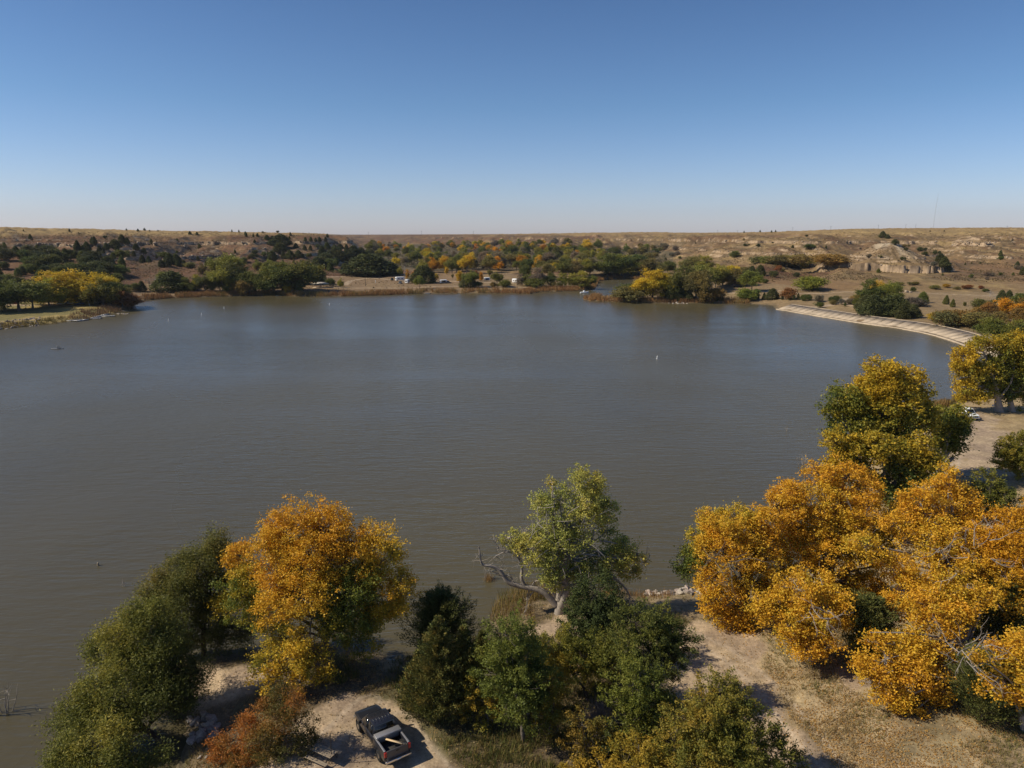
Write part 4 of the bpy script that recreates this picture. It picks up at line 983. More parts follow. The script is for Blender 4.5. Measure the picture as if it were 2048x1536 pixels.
# individual ones that stand out: (px, base py, height px, kind, colour, zone[, width px])
Zb = "on the left beach"
for a in [(10, 622, 62, 'b', 'G', 60), (-30, 625, 66, 'b', 'G', 60), (38, 622, 60, 'b', 'G', 62), (66, 618, 52, 'b', 'L', 50), (100, 612, 56, 'b', 'L', 46), (122, 608, 60, 'b', 'Y', 60), (155, 607, 56, 'b', 'Y', 54), (190, 608, 60, 'b', 'Y', 50), (175, 606, 44, 'b', 'G', 44),
          (205, 612, 56, 'b', 'M', 46), (225, 612, 50, 'b', 'G', 44), (246, 618, 34, 'b', 'R', 40), (262, 617, 26, 's', 'R', 30), (252, 600, 26, 'b', 'B', 30), (150, 596, 24, 'b', 'G', 40), (60, 598, 30, 'b', 'G', 50), (20, 600, 30, 'b', 'G', 50), (80, 603, 14, 's', 'B', 30), (110, 601, 16, 's', 'T', 36), (140, 602, 14, 's', 'R', 30), (170, 603, 16, 's', 'G', 34), (200, 606, 22, 's', 'G', 40), (228, 610, 26, 's', 'D', 36), (0, 600, 22, 's', 'G', 50), (40, 600, 20, 's', 'B', 50)]:
    far_plant(*a[:5], Zb, a[5])
Zl = "below the left hillside"
for a in [(270, 582, 14, 's', 'G'), (284, 583, 20, 'j', 'D'), (300, 578, 22, 'r', 'P'), (315, 576, 24, 'r', 'P'), (330, 580, 34, 'b', 'M', 24), (345, 582, 38, 'j', 'D', 34), (352, 582, 30, 'b', 'G', 32), (372, 584, 26, 'b', 'G', 30), (395, 583, 30, 'b', 'L', 30), (410, 584, 32, 'b', 'G', 34),
          (425, 583, 30, 'b', 'G', 34), (440, 584, 28, 'b', 'G', 30), (452, 565, 56, 'b', 'M', 30), (447, 585, 46, 'b', 'L', 34), (466, 584, 54, 'b', 'G', 26), (478, 582, 12, 's', 'Y', 16), (485, 562, 36, 'b', 'M', 34), (492, 586, 42, 'b', 'G', 34), (502, 586, 34, 'b', 'G', 28), (518, 585, 38, 'b', 'B', 30),
          (535, 584, 44, 'b', 'M', 34), (548, 586, 52, 'b', 'G', 40), (565, 585, 54, 'b', 'M', 44), (585, 586, 58, 'b', 'G', 44), (603, 583, 58, 'b', 'M', 44), (616, 569, 44, 'b', 'G', 36), (628, 562, 30, 'j', 'D', 24), (628, 548, 14, 's', 'Y', 16), (585, 585, 14, 's', 'Y', 14), (425, 560, 26, 'b', 'P', 24),
          (405, 548, 22, 'b', 'B', 24), (478, 586, 26, 's', 'T', 16), (570, 560, 24, 'b', 'B', 24), (660, 572, 14, 's', 'G', 14), (682, 575, 19, 'b', 'L', 17), (540, 545, 24, 'b', 'M', 26), (515, 540, 20, 'b', 'M', 22), (361, 584, 22, 'b', 'G', 26), (384, 585, 20, 'b', 'G', 28), (457, 586, 22, 'b', 'G', 30), (530, 586, 24, 'b', 'G', 28), (600, 585, 26, 'b', 'G', 30)]:
    far_plant(*a[:5], Zl, a[5] if len(a) > 5 else None)
Zc = "around the campground"
for a in [(740, 550, 40, 'j', 'D', 36), (760, 549, 30, 'j', 'D', 30), (752, 549, 22, 'j', 'D', 34), (780, 549, 24, 'j', 'D', 26), (800, 551, 18, 'b', 'L', 18), (815, 557, 16, 'b', 'O', 12), (833, 562, 22, 'b', 'O', 15), (826, 556, 12, 'b', 'O', 12), (839, 578, 26, 'b', 'M', 22), (848, 566, 34, 'j', 'D', 24), (860, 553, 12, 'b', 'O', 14),
          (872, 563, 16, 'b', 'Y', 16), (893, 549, 14, 'b', 'Y', 14), (905, 560, 12, 'b', 'B', 12), (919, 565, 22, 'b', 'Y', 18), (940, 575, 32, 'b', 'M', 28), (936, 575, 24, 'j', 'D', 24), (962, 563, 18, 'b', 'O', 14), (952, 562, 20, 'b', 'R', 16), (957, 574, 10, 's', 'G'), (995, 573, 28, 'b', 'M', 24), (1012, 575, 14, 's', 'M', 18), (1040, 572, 22, 'b', 'P', 18),
          (1058, 572, 20, 's', 'G', 22), (1075, 573, 34, 'b', 'P', 24), (1103, 572, 26, 'b', 'G', 18), (1125, 573, 24, 'b', 'L', 26), (1145, 573, 24, 'b', 'L', 26), (1165, 576, 30, 'b', 'L', 34), (1180, 577, 26, 'b', 'M', 26), (985, 575, 10, 's', 'B'), (1075, 574, 16, 's', 'M', 26), (1105, 574, 10, 's', 'B'), (980, 557, 18, 'b', 'B', 16)]:
    far_plant(*a[:5], Zc, a[5] if len(a) > 5 else None)
Zk = "behind the reeds right of the inlet"
for a in [(1255, 590, 20, 's', 'G', 28), (1262, 601, 24, 's', 'B', 34), (1240, 596, 12, 's', 'M', 18), (1285, 600, 46, 'b', 'Y', 32), (1305, 598, 52, 'b', 'Y', 40), (1330, 597, 48, 'b', 'Y', 36), (1350, 598, 50, 'b', 'G', 34), (1372, 596, 60, 'b', 'G', 40), (1345, 600, 26, 's', 'D', 36), (1370, 600, 24, 's', 'D', 30), (1392, 600, 58, 'b', 'B', 36), (1395, 585, 54, 'b', 'M', 34),
          (1418, 580, 46, 'b', 'M', 32), (1430, 575, 44, 'b', 'L', 30), (1445, 572, 40, 'b', 'L', 28), (1405, 600, 20, 's', 'M', 24), (1414, 598, 12, 's', 'M', 12), (1430, 602, 22, 's', 'T', 22), (1440, 604, 12, 's', 'D', 20), (1465, 570, 40, 'b', 'Y', 28), (1470, 574, 34, 'b', 'B', 34), (1490, 572, 30, 'b', 'G', 28), (1503, 583, 40, 'b', 'M', 34), (1492, 602, 22, 's', 'M', 20),
          (1512, 550, 22, 's', 'D', 34), (1548, 555, 12, 's', 'D', 14), (1532, 567, 8, 's', 'G'), (1500, 600, 18, 's', 'D', 24), (1520, 600, 16, 's', 'D', 26), (1545, 600, 22, 'j', 'D', 24), (1572, 600, 14, 's', 'D', 24), (1592, 600, 14, 's', 'D', 24), (1580, 598, 20, 's', 'R', 20), (1628, 580, 24, 's', 'L', 30), (1603, 582, 18, 'r', 'P'), (1618, 600, 10, 's', 'G', 16),
          (1215, 551, 40, 'b', 'G', 34), (1230, 551, 38, 'b', 'M', 30), (1245, 553, 42, 'b', 'L', 34), (1262, 553, 44, 'b', 'G', 34), (1285, 552, 34, 'b', 'B', 30), (1302, 550, 30, 'b', 'B', 28), (1320, 550, 26, 'b', 'B', 26), (1335, 545, 22, 'b', 'G', 22), (1380, 545, 30, 'b', 'B', 30), (1410, 545, 30, 'b', 'L', 30)]:
    far_plant(*a[:5], Zk, a[5] if len(a) > 5 else None)
Zd = "behind the concrete dam"
for a in [(1735, 612, 48, 'b', 'G', 40), (1752, 606, 42, 'b', 'Y', 32), (1772, 608, 44, 'b', 'M', 40), (1790, 612, 38, 'b', 'G', 34), (1730, 622, 30, 'j', 'D', 30), (1760, 630, 40, 'j', 'D', 56), (1785, 632, 40, 'j', 'D', 44), (1815, 637, 36, 'j', 'D', 44), (1805, 634, 32, 'j', 'D', 36), (1845, 606, 22, 'j', 'G', 22), (1825, 612, 16, 's', 'P', 34), (1841, 612, 14, 's', 'G', 24),
          (1892, 609, 18, 'j', 'G', 14), (1905, 615, 16, 'j', 'G', 14), (1929, 613, 8, 's', 'G', 10), (1960, 618, 18, 's', 'G', 26), (2008, 602, 24, 'j', 'D', 30), (1980, 594, 14, 'r', 'P'), (2035, 606, 18, 's', 'G', 24), (1826, 584, 9, 's', 'G', 14), (1640, 615, 10, 's', 'G', 22), (1690, 613, 7, 's', 'G', 10),
          (1866, 642, 16, 's', 'Y', 24), (1885, 645, 22, 's', 'T', 30), (1910, 650, 26, 's', 'T', 34), (1900, 642, 18, 's', 'B', 30), (1935, 652, 28, 's', 'T', 40), (1950, 640, 26, 'b', 'T', 44), (1975, 640, 34, 'b', 'T', 46), (2005, 636, 38, 'b', 'O', 50), (2035, 634, 38, 'b', 'T', 50), (2060, 638, 40, 'b', 'O', 50), (1960, 657, 30, 's', 'B', 44), (1990, 660, 36, 'b', 'B', 48),
          (2030, 655, 36, 'b', 'T', 48), (1985, 690, 50, 'b', 'M', 66), (2025, 690, 52, 'b', 'M', 66), (2060, 690, 50, 'b', 'M', 60), (1800, 571, 6, 's', 'B', 30), (1830, 570, 6, 's', 'B', 30), (1870, 579, 8, 's', 'B', 28), (1893, 576, 7, 's', 'O', 22), (1935, 577, 7, 's', 'R', 30), (1915, 580, 6, 's', 'B', 24), (1960, 578, 6, 's', 'R', 20), (1968, 584, 6, 's', 'G', 20)]:
    far_plant(*a[:5], Zd, a[5] if len(a) > 5 else None)
Zr = "on the right hillside"
for a in [(1765, 475, 12, 'j', 'D', 12), (1775, 477, 8, 'j', 'D', 12), (1789, 490, 10, 's', 'D', 12), (1880, 525, 18, 'j', 'D', 16), (1888, 535, 20, 'j', 'D', 16), (1894, 543, 18, 'j', 'D', 14), (1869, 510, 8, 's', 'D'), (1840, 503, 8, 's', 'D'), (1812, 502, 6, 's', 'D'), (1850, 512, 7, 's', 'G'), (2000, 517, 12, 'j', 'D', 9), (2034, 535, 12, 'j', 'D', 12), (2046, 550, 16, 'j', 'D', 14), (2026, 551, 6, 'j', 'G'),
          (1930, 531, 5, 'j', 'D'), (1943, 528, 4, 'j', 'D'), (1960, 528, 4, 'j', 'D'), (1973, 552, 7, 's', 'P'), (1986, 552, 6, 's', 'P'), (1974, 560, 6, 's', 'P'), (1665, 535, 22, 's', 'T', 32), (1682, 532, 14, 's', 'T', 16), (1575, 533, 20, 's', 'B', 26), (1590, 535, 22, 's', 'L', 24), (1560, 530, 18, 's', 'B', 22), (1603, 520, 8, 's', 'D', 12), (1632, 520, 8, 's', 'D', 12), (1645, 518, 7, 's', 'D', 10),
          (1620, 498, 8, 's', 'G', 20), (1652, 497, 6, 'j', 'D'), (1516, 494, 6, 's', 'D'), (1490, 493, 5, 's', 'D'), (1470, 515, 12, 's', 'G', 12), (1331, 521, 6, 'j', 'D'), (1360, 518, 5, 's', 'G'), (1323, 534, 6, 'j', 'D'), (1488, 466, 4, 'j', 'D'), (1520, 465, 4, 'j', 'D'), (1543, 465, 4, 'j', 'D'), (1551, 465, 4, 'j', 'D'), (1860, 464, 3, 'j', 'D'), (1888, 465, 3, 'j', 'D'), (1613, 474, 4, 's', 'D')]:
    far_plant(*a[:5], Zr, a[5] if len(a) > 5 else None)
Zj = "on the left hillside"
for a in [(47, 463, 4, 'j', 'D', 7), (139, 464, 6, 'j', 'D', 7), (158, 470, 5, 'j', 'D', 5), (61, 479, 10, 'j', 'D', 10), (253, 461, 4, 'j', 'D'), (276, 463, 5, 'j', 'D'), (289, 461, 6, 'j', 'D'), (299, 463, 3, 'j', 'D'), (316, 463, 3, 'j', 'D'), (380, 470, 7, 'j', 'D', 10), (394, 470, 6, 'j', 'D', 10), (464, 465, 5, 'j', 'D', 5), (478, 465, 5, 'j', 'D', 5),
          (491, 470, 7, 'j', 'D', 8), (526, 466, 3, 's', 'D'), (555, 466, 4, 's', 'D'), (581, 472, 7, 'j', 'D', 6), (618, 466, 4, 'j', 'D', 5), (640, 466, 3, 'j', 'D', 4), (210, 477, 5, 's', 'D'), (250, 490, 16, 'j', 'D', 24), (272, 500, 12, 'j', 'D', 14), (288, 509, 12, 'j', 'D', 12), (263, 517, 12, 's', 'D', 26), (230, 498, 18, 'j', 'D', 18), (292, 526, 16, 's', 'D', 26), (330, 515, 10, 's', 'G', 22), (345, 528, 20, 'j', 'D', 32), (362, 533, 16, 'j', 'D', 28), (378, 536, 10, 's', 'B', 20), (330, 533, 18, 'j', 'D', 26),
          (503, 516, 8, 's', 'D', 14), (510, 510, 8, 's', 'D', 12), (592, 497, 10, 'j', 'D', 11), (614, 500, 12, 's', 'D', 22), (597, 515, 14, 'j', 'D', 16), (562, 492, 22, 'j', 'D', 22), (550, 485, 14, 'j', 'D', 18), (534, 480, 10, 'j', 'D', 11), (505, 474, 9, 's', 'D', 34), (560, 505, 18, 'j', 'D', 20), (575, 518, 16, 's', 'D', 22), (545, 522, 20, 'j', 'D', 14), (620, 485, 10, 's', 'D', 28), (645, 485, 10, 's', 'D', 18), (662, 500, 14, 's', 'D', 28), (680, 498, 10, 'j', 'D', 14), (690, 520, 20, 's', 'D', 40), (715, 512, 18, 'j', 'D', 28), (728, 518, 18, 'j', 'D', 26), (640, 535, 22, 'j', 'D', 26), (655, 475, 7, 'j', 'D', 8), (636, 497, 8, 's', 'D'), (618, 515, 8, 's', 'G')]:
    far_plant(*a[:5], Zj, a[5] if len(a) > 5 else None)

def scatter(x0, x1, y0, y1, n, kinds, cols, h0, h1, zone, taper=None):
    k = 0; tries = 0
    while k < n and tries < n * 8:
        tries += 1
        px = frng.uniform(x0, x1); py = frng.uniform(y0, y1)
        if taper and not taper(px, py): continue
        if any(abs(px - q_[1]) < 5 and abs(py - q_[2]) < 2.2 for q_ in placed): continue
        kd = kinds[frng.integers(len(kinds))]
        g = GT(px, py)
        hm = frng.uniform(h0, h1)
        far_plant(px, py, hm * pxm(px, py, g.y), kd, cols[frng.integers(len(cols))], zone)
        k += 1
scatter(-30, 100, 497, 582, 44, 'jjs', 'DDG', 4.5, 8, Zj)
scatter(95, 245, 515, 580, 42, 'jjs', 'DDDG', 4.5, 8, Zj)
scatter(150, 240, 488, 520, 14, 'j', 'DD', 4, 7, Zj)
scatter(640, 770, 505, 548, 30, 'jsj', 'DDG', 5, 8.5, "on the slope left of the campground")
scatter(300, 620, 478, 545, 26, 'jsj', 'DGB', 2.2, 4.5, Zj)
scatter(1380, 2048, 480, 560, 26, 'sjs', 'DGBP', 1.2, 3.2, Zr)
ZT = "in the wooded valley behind the campground"
scatter(735, 1210, 492, 505, 62, 'b', 'GMLYOBPYM', 9, 14, ZT)
scatter(735, 1210, 505, 520, 55, 'b', 'GMMLYBPGOY', 9, 14, ZT)
scatter(770, 1210, 520, 535, 42, 'b', 'GMLBPGYM', 9, 14, ZT)
scatter(840, 1200, 535, 549, 34, 'b', 'GMLBPGYGO', 9, 15, ZT)
scatter(1040, 1195, 548, 560, 12, 'b', 'GMLBGY', 9, 14, ZT)
scatter(1090, 1330, 498, 512, 20, 'bs', 'BGPM', 6, 9, "at the foot of the distant bluffs")
scatter(1200, 1340, 520, 545, 14, 'bs', 'BPG', 6, 10, "at the foot of the distant bluffs")
scatter(1260, 1360, 500, 515, 12, 's', 'PB', 4, 6, "at the foot of the distant bluffs")
scatter(1600, 1740, 600, 612, 8, 's', 'BPGT', 2, 3.4, Zd)
scatter(1480, 1620, 535, 552, 8, 's', 'BR', 2.2, 3.6, Zr)

# labels: colour, kind, place, nearest landmark; look-alikes share a group
LM = [(640, 570, "the picnic shelter"), (797, 560, "the white camper van"), (815, 565, "the small white trailer"), (850, 585, "the fishing dock"), (890, 568, "the dark sided trailer"), (1030, 568, "the white motorhome"),
      (1168, 585, "the white motorboat"), (1320, 590, "the golden trees by the inlet"), (1600, 625, "the dam's near end"), (1930, 690, "the dam's curved end"), (1790, 520, "the flat topped butte"), (155, 632, "the boat docks"), (292, 570, "the utility pole"), (1868, 450, "the radio mast")]
lab = {}
for r, px, py, c_, kd, zone in placed:
    base = "%s %s %s" % (TNAME[c_], {'b': "leafy tree", 'j': "juniper", 's': "bush", 'r': "bare tree"}[kd], zone)
    lab.setdefault(base, []).append((px, py, r, kd))
for base, L_ in lab.items():
    L_.sort(key=lambda q_: q_[0])
    sub = {}
    for px, py, r, kd in L_:
        lm = min(LM, key=lambda m_: abs(m_[0] - px) + 2 * abs(m_[1] - py))
        rel = "left of" if px < lm[0] - 12 else ("right of" if px > lm[0] + 12 else "near")
        sub.setdefault(base if len(L_) == 1 else base + ", " + rel + " " + lm[2], []).append((px, r, kd))
    for k_, M_ in sub.items():
        cat = {'b': "tree", 'j': "tree", 's': "bush", 'r': "tree"}
        ords = ["leftmost", "second", "third", "fourth", "fifth"]
        for i, (px, r, kd) in enumerate(M_):
            if len(M_) == 1: lb = k_
            elif len(M_) == 2: lb = ("left " if i == 0 else "right ") + k_
            elif len(M_) <= 5: lb = ords[i] + " " + k_ if i < len(M_) - 1 else "rightmost " + k_
            else: lb = k_
            if len(lb.split()) > 16: lb = lb.replace(", near", " by").replace("leafy tree", "tree")
            lb = lb.replace("the wooded valley behind the campground", "the wooded valley").replace("behind the reeds right of the inlet", "behind the inlet reeds").replace("at the foot of the distant bluffs", "below the distant bluffs").replace("on the slope left of the campground", "on the campground slope")
            tag(r, lb, cat[kd], ({'b': "leafy trees ", 'j': "junipers ", 's': "bushes ", 'r': "bare trees "}[kd] + [p_ for p_ in placed if p_[0] is r][0][5]))

# ------------------------------------------------------------------ reeds, scrub, dry grass, fallen leaves
def blades(P, hgt, wid, col, rng, lean=0.25):
    n = len(P)
    a = rng.uniform(0, 6.283, n); u = np.stack([np.cos(a), np.sin(a), np.zeros(n)], 1) * wid[:, None]
    tipo = rng.normal(size=(n, 3)) * lean * hgt[:, None]; tipo[:, 2] = hgt
    V = np.stack([P - u - (0, 0, .05), P + u - (0, 0, .05), P + tipo + u * .35, P + tipo - u * .35], 1).reshape(-1, 3)
    return V, np.arange(n * 4).reshape(-1, 4), col
def stuff(name, parts_, mat, label=None):
    V = []; Q = []; Cc = []; n = 0
    for v, q_, c_ in parts_:
        V.append(v); Q.append(q_ + n); Cc.append(np.broadcast_to(c_, (len(q_), 3))); n += len(v)
    o = obj(name, mesh_np(name, np.concatenate(V), quads=np.concatenate(Q), mats=(mat,), fcol=np.concatenate(Cc)))
    tag(o, kind="stuff"); return o
M_GRASS = leaf_material("dry_grass_blade", 0.8, 0.2, 0.1)
rg = np.random.default_rng(77)
def along(pts, z, step, inland0, inland1, n_per):
    P = [np.array(G(a, b, z))[:2] for a, b in pts]
    out = []
    for i in range(len(P) - 1):
        L_ = np.linalg.norm(P[i + 1] - P[i]); n = int(L_ * n_per)
        if n == 0: continue
        t = rg.random(n)[:, None]; d = (P[i + 1] - P[i]) / L_; nrm = np.array([-d[1], d[0]])
        out.append((P[i] * (1 - t) + P[i + 1] * t, nrm, n))
    res = []
    for p, nrm, n in out:
        o = rg.uniform(inland0, inland1, n)[:, None]
        a = p + nrm * o; b = p - nrm * o
        sa = lake_sd(a[:, 0], a[:, 1]); sb = lake_sd(b[:, 0], b[:, 1])
        res.append(np.where((sa > sb)[:, None], a, b))
    return np.concatenate(res)
def reed_patch(pts, in0, in1, npm, h0, h1, w, cols):
    p = along(pts, 0, 0, in0, in1, npm)
    cl = fbm(p[:, 0] / 3.0, p[:, 1] / 3.0, 55, 3)
    p = p[cl > 0.36]
    z = np.maximum(zt(p[:, 0], p[:, 1]), 0)
    n = len(p); hh = rg.uniform(h0, h1, n) * (0.7 + 0.7 * fbm(p[:, 0] / 5.0, p[:, 1] / 5.0, 57, 2))
    c_ = pal(cols, fbm(p[:, 0] / 9.0, p[:, 1] / 9.0, 59, 3) * 1.2 - .1 + rg.normal(size=n) * .2) * rg.uniform(.75, 1.2, n)[:, None]
    return blades(np.column_stack([p, z]), hh, np.full(n, w) * rg.uniform(.6, 1.3, n), c_, rg, .20)
RC = [(.20, .17, .05), (.33, .20, .085), (.36, .19, .075), (.24, .13, .06)]
RB = [(.19, .12, .07), (.26, .16, .08), (.16, .10, .06)]
reeds = [reed_patch(far_px[1:8], 0, 7, 70, 1.1, 2.3, .085, RC), reed_patch(far_px[8:16], 0, 6, 50, 1.1, 2.2, .085, RC), reed_patch(far_px[15:34], 0, 7, 70, 1.1, 2.2, .085, RC),
         reed_patch(far_px[31:40], 0, 9, 55, .8, 1.6, .09, RB), reed_patch(far_px[40:47], 0, 6, 50, .6, 1.4, .07, [(.16, .14, .05), (.24, .18, .06), (.2, .13, .06)])]
stuff("reeds", reeds, M_GRASS)
near_reeds = [reed_patch([(985, 1268), (978, 1235), (1000, 1200), (1050, 1180), (1095, 1178)], -0.3, 4.2, 130, .5, 1.25, .02, [(.14, .15, .04), (.22, .19, .05), (.30, .20, .07), (.18, .10, .05), (.12, .12, .04)]),
              reed_patch([(1770, 860), (1830, 824), (1900, 806), (1960, 798), (2048, 797), (2120, 800)], -0.5, 3.4, 150, .9, 1.7, .04, [(.20, .16, .05), (.30, .20, .07), (.22, .12, .05), (.12, .12, .04)]),
              reed_patch([(930, 1292), (985, 1268)], 0, 2, 120, .6, 1.2, .022, [(.10, .10, .03), (.2, .15, .05)]),
              reed_patch([(1200, 1185), (1290, 1190), (1330, 1184)], 0, 2.0, 110, .4, .8, .02, [(.25, .14, .06), (.30, .18, .07)])]
stuff("shore_grass", near_reeds, M_GRASS)

# scrub and tufts over the hills and flats
n = 110000
px_ = rg.uniform(-60, 2110, n); Yr = np.exp(rg.uniform(math.log(395 * S), math.log(1250 * S), n))
tx = (px_ - CX) / FPX * 1.0
X_ = tx * Yr; sdl = lake_sd(X_, Yr)
ok = (sdl > 6) & (fbm(X_ / 26., Yr / 40., 61, 3) + .25 * fbm(X_ / 6., Yr / 9., 63, 2) > .595)
X_, Yr = X_[ok], Yr[ok]; Z_ = zt(X_, Yr)
ok = (Z_ < 33.5 * S) & ((Z_ > 5 * S) | (rg.random(len(Z_)) < .12)); X_, Yr, Z_ = X_[ok], Yr[ok], Z_[ok]
m = len(X_)
big = rg.uniform(.18, .52, m)
V_ = []; 
ii = np.repeat(np.arange(m), 5)
P_ = np.stack([X_, Yr, Z_ + .2], 1)[ii] + rg.normal(size=(m * 5, 3)) * (.6, .6, .22) * big[ii][:, None]
bf = Buf()
cc = pal([(.14, .095, .05), (.19, .125, .07), (.13, .105, .05), (.26, .18, .09)], rg.random(m))[ii] * rg.uniform(.8, 1.2, m * 5)[:, None]
add_leaves(bf, P_, big[ii] * .75, cc, rg, aspect=.8)
stuff("scrub", [(np.concatenate(bf.V), np.concatenate(bf.Q), np.concatenate(bf.C))], M_GRASS)

# brush between the trees of the valley
n = 5200
tx = rg.uniform(t_of(738), t_of(1330), n); Yr = np.exp(rg.uniform(math.log(585 * S), math.log(1330 * S), n)); X_ = tx * Yr; Z_ = zt(X_, Yr)
ok = (Z_ < 13.5 * S) & (fbm(X_ / 30., Yr / 50., 81, 3) > .40); X_, Yr, Z_ = X_[ok], Yr[ok], Z_[ok]; m = len(X_)
hh_ = rg.uniform(1.6, 4.6, m) * (0.6 + .8 * fbm(X_ / 50., Yr / 70., 83, 2))
ii = np.repeat(np.arange(m), 40)
d_ = unit(rg.normal(size=(len(ii), 3))) * (rg.random(len(ii)) ** .4)[:, None] * (hh_[ii] / 2)[:, None] * (1.5, 1.5, 1.0)
P_ = np.stack([X_, Yr, Z_ + hh_ * .45], 1)[ii] + d_
cc = pal([(.14, .115, .085), (.12, .11, .05), (.17, .12, .07), (.085, .10, .035), (.20, .16, .06)], rg.random(m))[ii] * rg.uniform(.75, 1.25, len(ii))[:, None]
bf = Buf(); add_leaves(bf, P_, .30, cc, rg, aspect=.7)
stuff("underbrush", [(np.concatenate(bf.V), np.concatenate(bf.Q), np.concatenate(bf.C))], M_LEAF)
# broken blocks along the rimrock ledges
rk = np.nonzero((slope > 1.0) & (z > 13 * S) & (Yp > 400) & (Yp < 1250) & (rg.random(len(x)) < np.where((np.abs(x / S - 246) < 45) & (np.abs(Yp - 473) < 60), .12, 1.0)) & (np.abs(x) < 0.76 * y))[0]
rk = rg.choice(rk, min(1500, len(rk)), replace=False)
bf = Buf(); m = len(rk)
cube = np.array([[-1, -1, -.6], [1, -1, -.6], [1, 1, -.6], [-1, 1, -.6], [-.8, -.8, .6], [.85, -.8, .6], [.8, .9, .6], [-.85, .8, .6]])
cq = np.array([[0, 3, 2, 1], [4, 5, 6, 7], [0, 1, 5, 4], [1, 2, 6, 5], [2, 3, 7, 6], [3, 0, 4, 7]])
a_ = rg.uniform(0, 6.283, m); sz = rg.uniform(.25, 1.0, m) ** 1.4
cv = cube[None] * sz[:, None, None] * rg.uniform(.6, 1.4, (m, 1, 3)) + rg.normal(size=(m, 8, 3)) * .12 * sz[:, None, None]
R_ = np.stack([np.stack([np.cos(a_), -np.sin(a_)], -1), np.stack([np.sin(a_), np.cos(a_)], -1)], 1)
cv[:, :, :2] = np.einsum('nij,nkj->nki', R_, cv[:, :, :2])
cv += np.stack([x[rk], y[rk] - sz * .5, z[rk]], 1)[:, None]
cc = np.repeat(pal([(.44, .35, .25), (.34, .26, .19), (.22, .17, .12)], rg.random(m)), 6, 0)
stuff("ledge_rubble", [(cv.reshape(-1, 3), (cq[None] + np.arange(m)[:, None, None] * 8).reshape(-1, 4), cc)], M_ROCK)

def near_scatter(n, x0, x1, y0, y1, z=1.5):
    px = rg.uniform(x0, x1, n); py = rg.uniform(y0, y1, n)
    P = np.array([tuple(G(a, b, z)) for a, b in zip(px, py)])
    s_ = lake_sd(P[:, 0], P[:, 1]); P[:, 2] = zt(P[:, 0], P[:, 1])
    g = np.zeros(n)
    for Pg, soft, width in pads:
        d = seg_dist(Pg, P[:, 0], P[:, 1], closed=width is None)
        d = np.where(in_poly(Pg, P[:, 0], P[:, 1]), d, -d) if width is None else width / 2 - d
        g = np.maximum(g, (d > -0.2) * 1.0)
    return P, s_, g
gp = []
P_, s_, g_ = near_scatter(26000, 330, 2100, 1170, 1580)
k_ = (s_ > .6) & (g_ < .5) & (fbm(P_[:, 0] / 2.6, P_[:, 1] / 2.6, 65, 3) > .47)
P_ = P_[k_]; ii = np.repeat(np.arange(len(P_)), 4); Q_ = P_[ii] + rg.normal(size=(len(ii), 3)) * (.12, .12, 0)
gc = pal([(.10, .12, .035), (.17, .15, .05), (.30, .22, .10), (.36, .27, .14)], fbm(P_[:, 0] / 4., P_[:, 1] / 4., 67, 3)[ii] * 1.5 - .25)
gp.append(blades(Q_, rg.uniform(.10, .34, len(ii)), rg.uniform(.012, .03, len(ii)), gc * rg.uniform(.8, 1.2, len(ii))[:, None], rg, .5))
P_, s_, g_ = near_scatter(9000, 560, 1500, 1230, 1580)
k_ = (s_ > .4) & (g_ < .5) & (fbm(P_[:, 0] / 3., P_[:, 1] / 3., 69, 3) > .5)
P_ = P_[k_]; ii = np.repeat(np.arange(len(P_)), 7); Q_ = P_[ii] + rg.normal(size=(len(ii), 3)) * (.16, .16, 0)
gp.append(blades(Q_, rg.uniform(.2, .65, len(ii)), rg.uniform(.012, .03, len(ii)), pal([(.08, .10, .03), (.15, .15, .04), (.28, .19, .07)], rg.random(len(ii))), rg, .4))
stuff("dry_grass", gp, M_GRASS)
bf = Buf()
for (n, x0, x1, y0, y1, cl) in ((46000, 1440, 2100, 1230, 1580, [(.50, .30, .08), (.42, .22, .05), (.58, .42, .20), (.30, .17, .07)]), (9000, 820, 1480, 1200, 1580, [(.50, .36, .16), (.42, .26, .08), (.62, .5, .3)]), (8000, 330, 830, 1280, 1560, [(.42, .27, .10), (.3, .2, .1)])):
    P_, s_, g_ = near_scatter(n, x0, x1, y0, y1)
    dn = fbm(P_[:, 0] / 3.2, P_[:, 1] / 3.2, 75, 3)
    k_ = (s_ > .8) & (rg.random(n) < np.where(g_ > .5, .12, np.clip((dn - .32) * 3.2, .05, 1)))
    P_ = P_[k_] + (0, 0, .035)
    add_leaves(bf, P_, .062, pal(cl, rg.random(len(P_))) * rg.uniform(.8, 1.15, len(P_))[:, None], rg, axis=np.column_stack([rg.normal(size=(len(P_), 2)), np.zeros(len(P_))]), aspect=.8)
stuff("fallen_leaves", [(np.concatenate(bf.V), np.concatenate(bf.Q), np.concatenate(bf.C))], M_LEAF)
# ------------------------------------------------------------------ built things
M_BLACKP = plain("charcoal_car_paint", (0.018, 0.019, 0.024), 0.30, spec=0.5, var=0.05, coat=0.6)
M_WHITEP = plain("white_paint", (0.78, 0.78, 0.76), 0.4, var=0.03)
M_GLASS = plain("dark_glass", (0.012, 0.014, 0.016), 0.06, spec=0.6, var=0.0)
M_TYRE = plain("tyre_rubber", (0.02, 0.02, 0.02), 0.85, spec=0.2)
M_CHROME = plain("bright_metal", (0.62, 0.62, 0.62), 0.28, metal=1.0, var=0.05)
M_ALU = plain("dull_aluminium", (0.42, 0.41, 0.40), 0.45, metal=0.7, var=0.12)
M_TRIM = plain("dusty_tailgate", (0.085, 0.08, 0.08), 0.45, metal=0.3, var=0.2)
M_BEDL = plain("bed_liner", (0.035, 0.033, 0.032), 0.8)
M_RED = plain("red_lens", (0.35, 0.02, 0.015), 0.3, var=0.03)
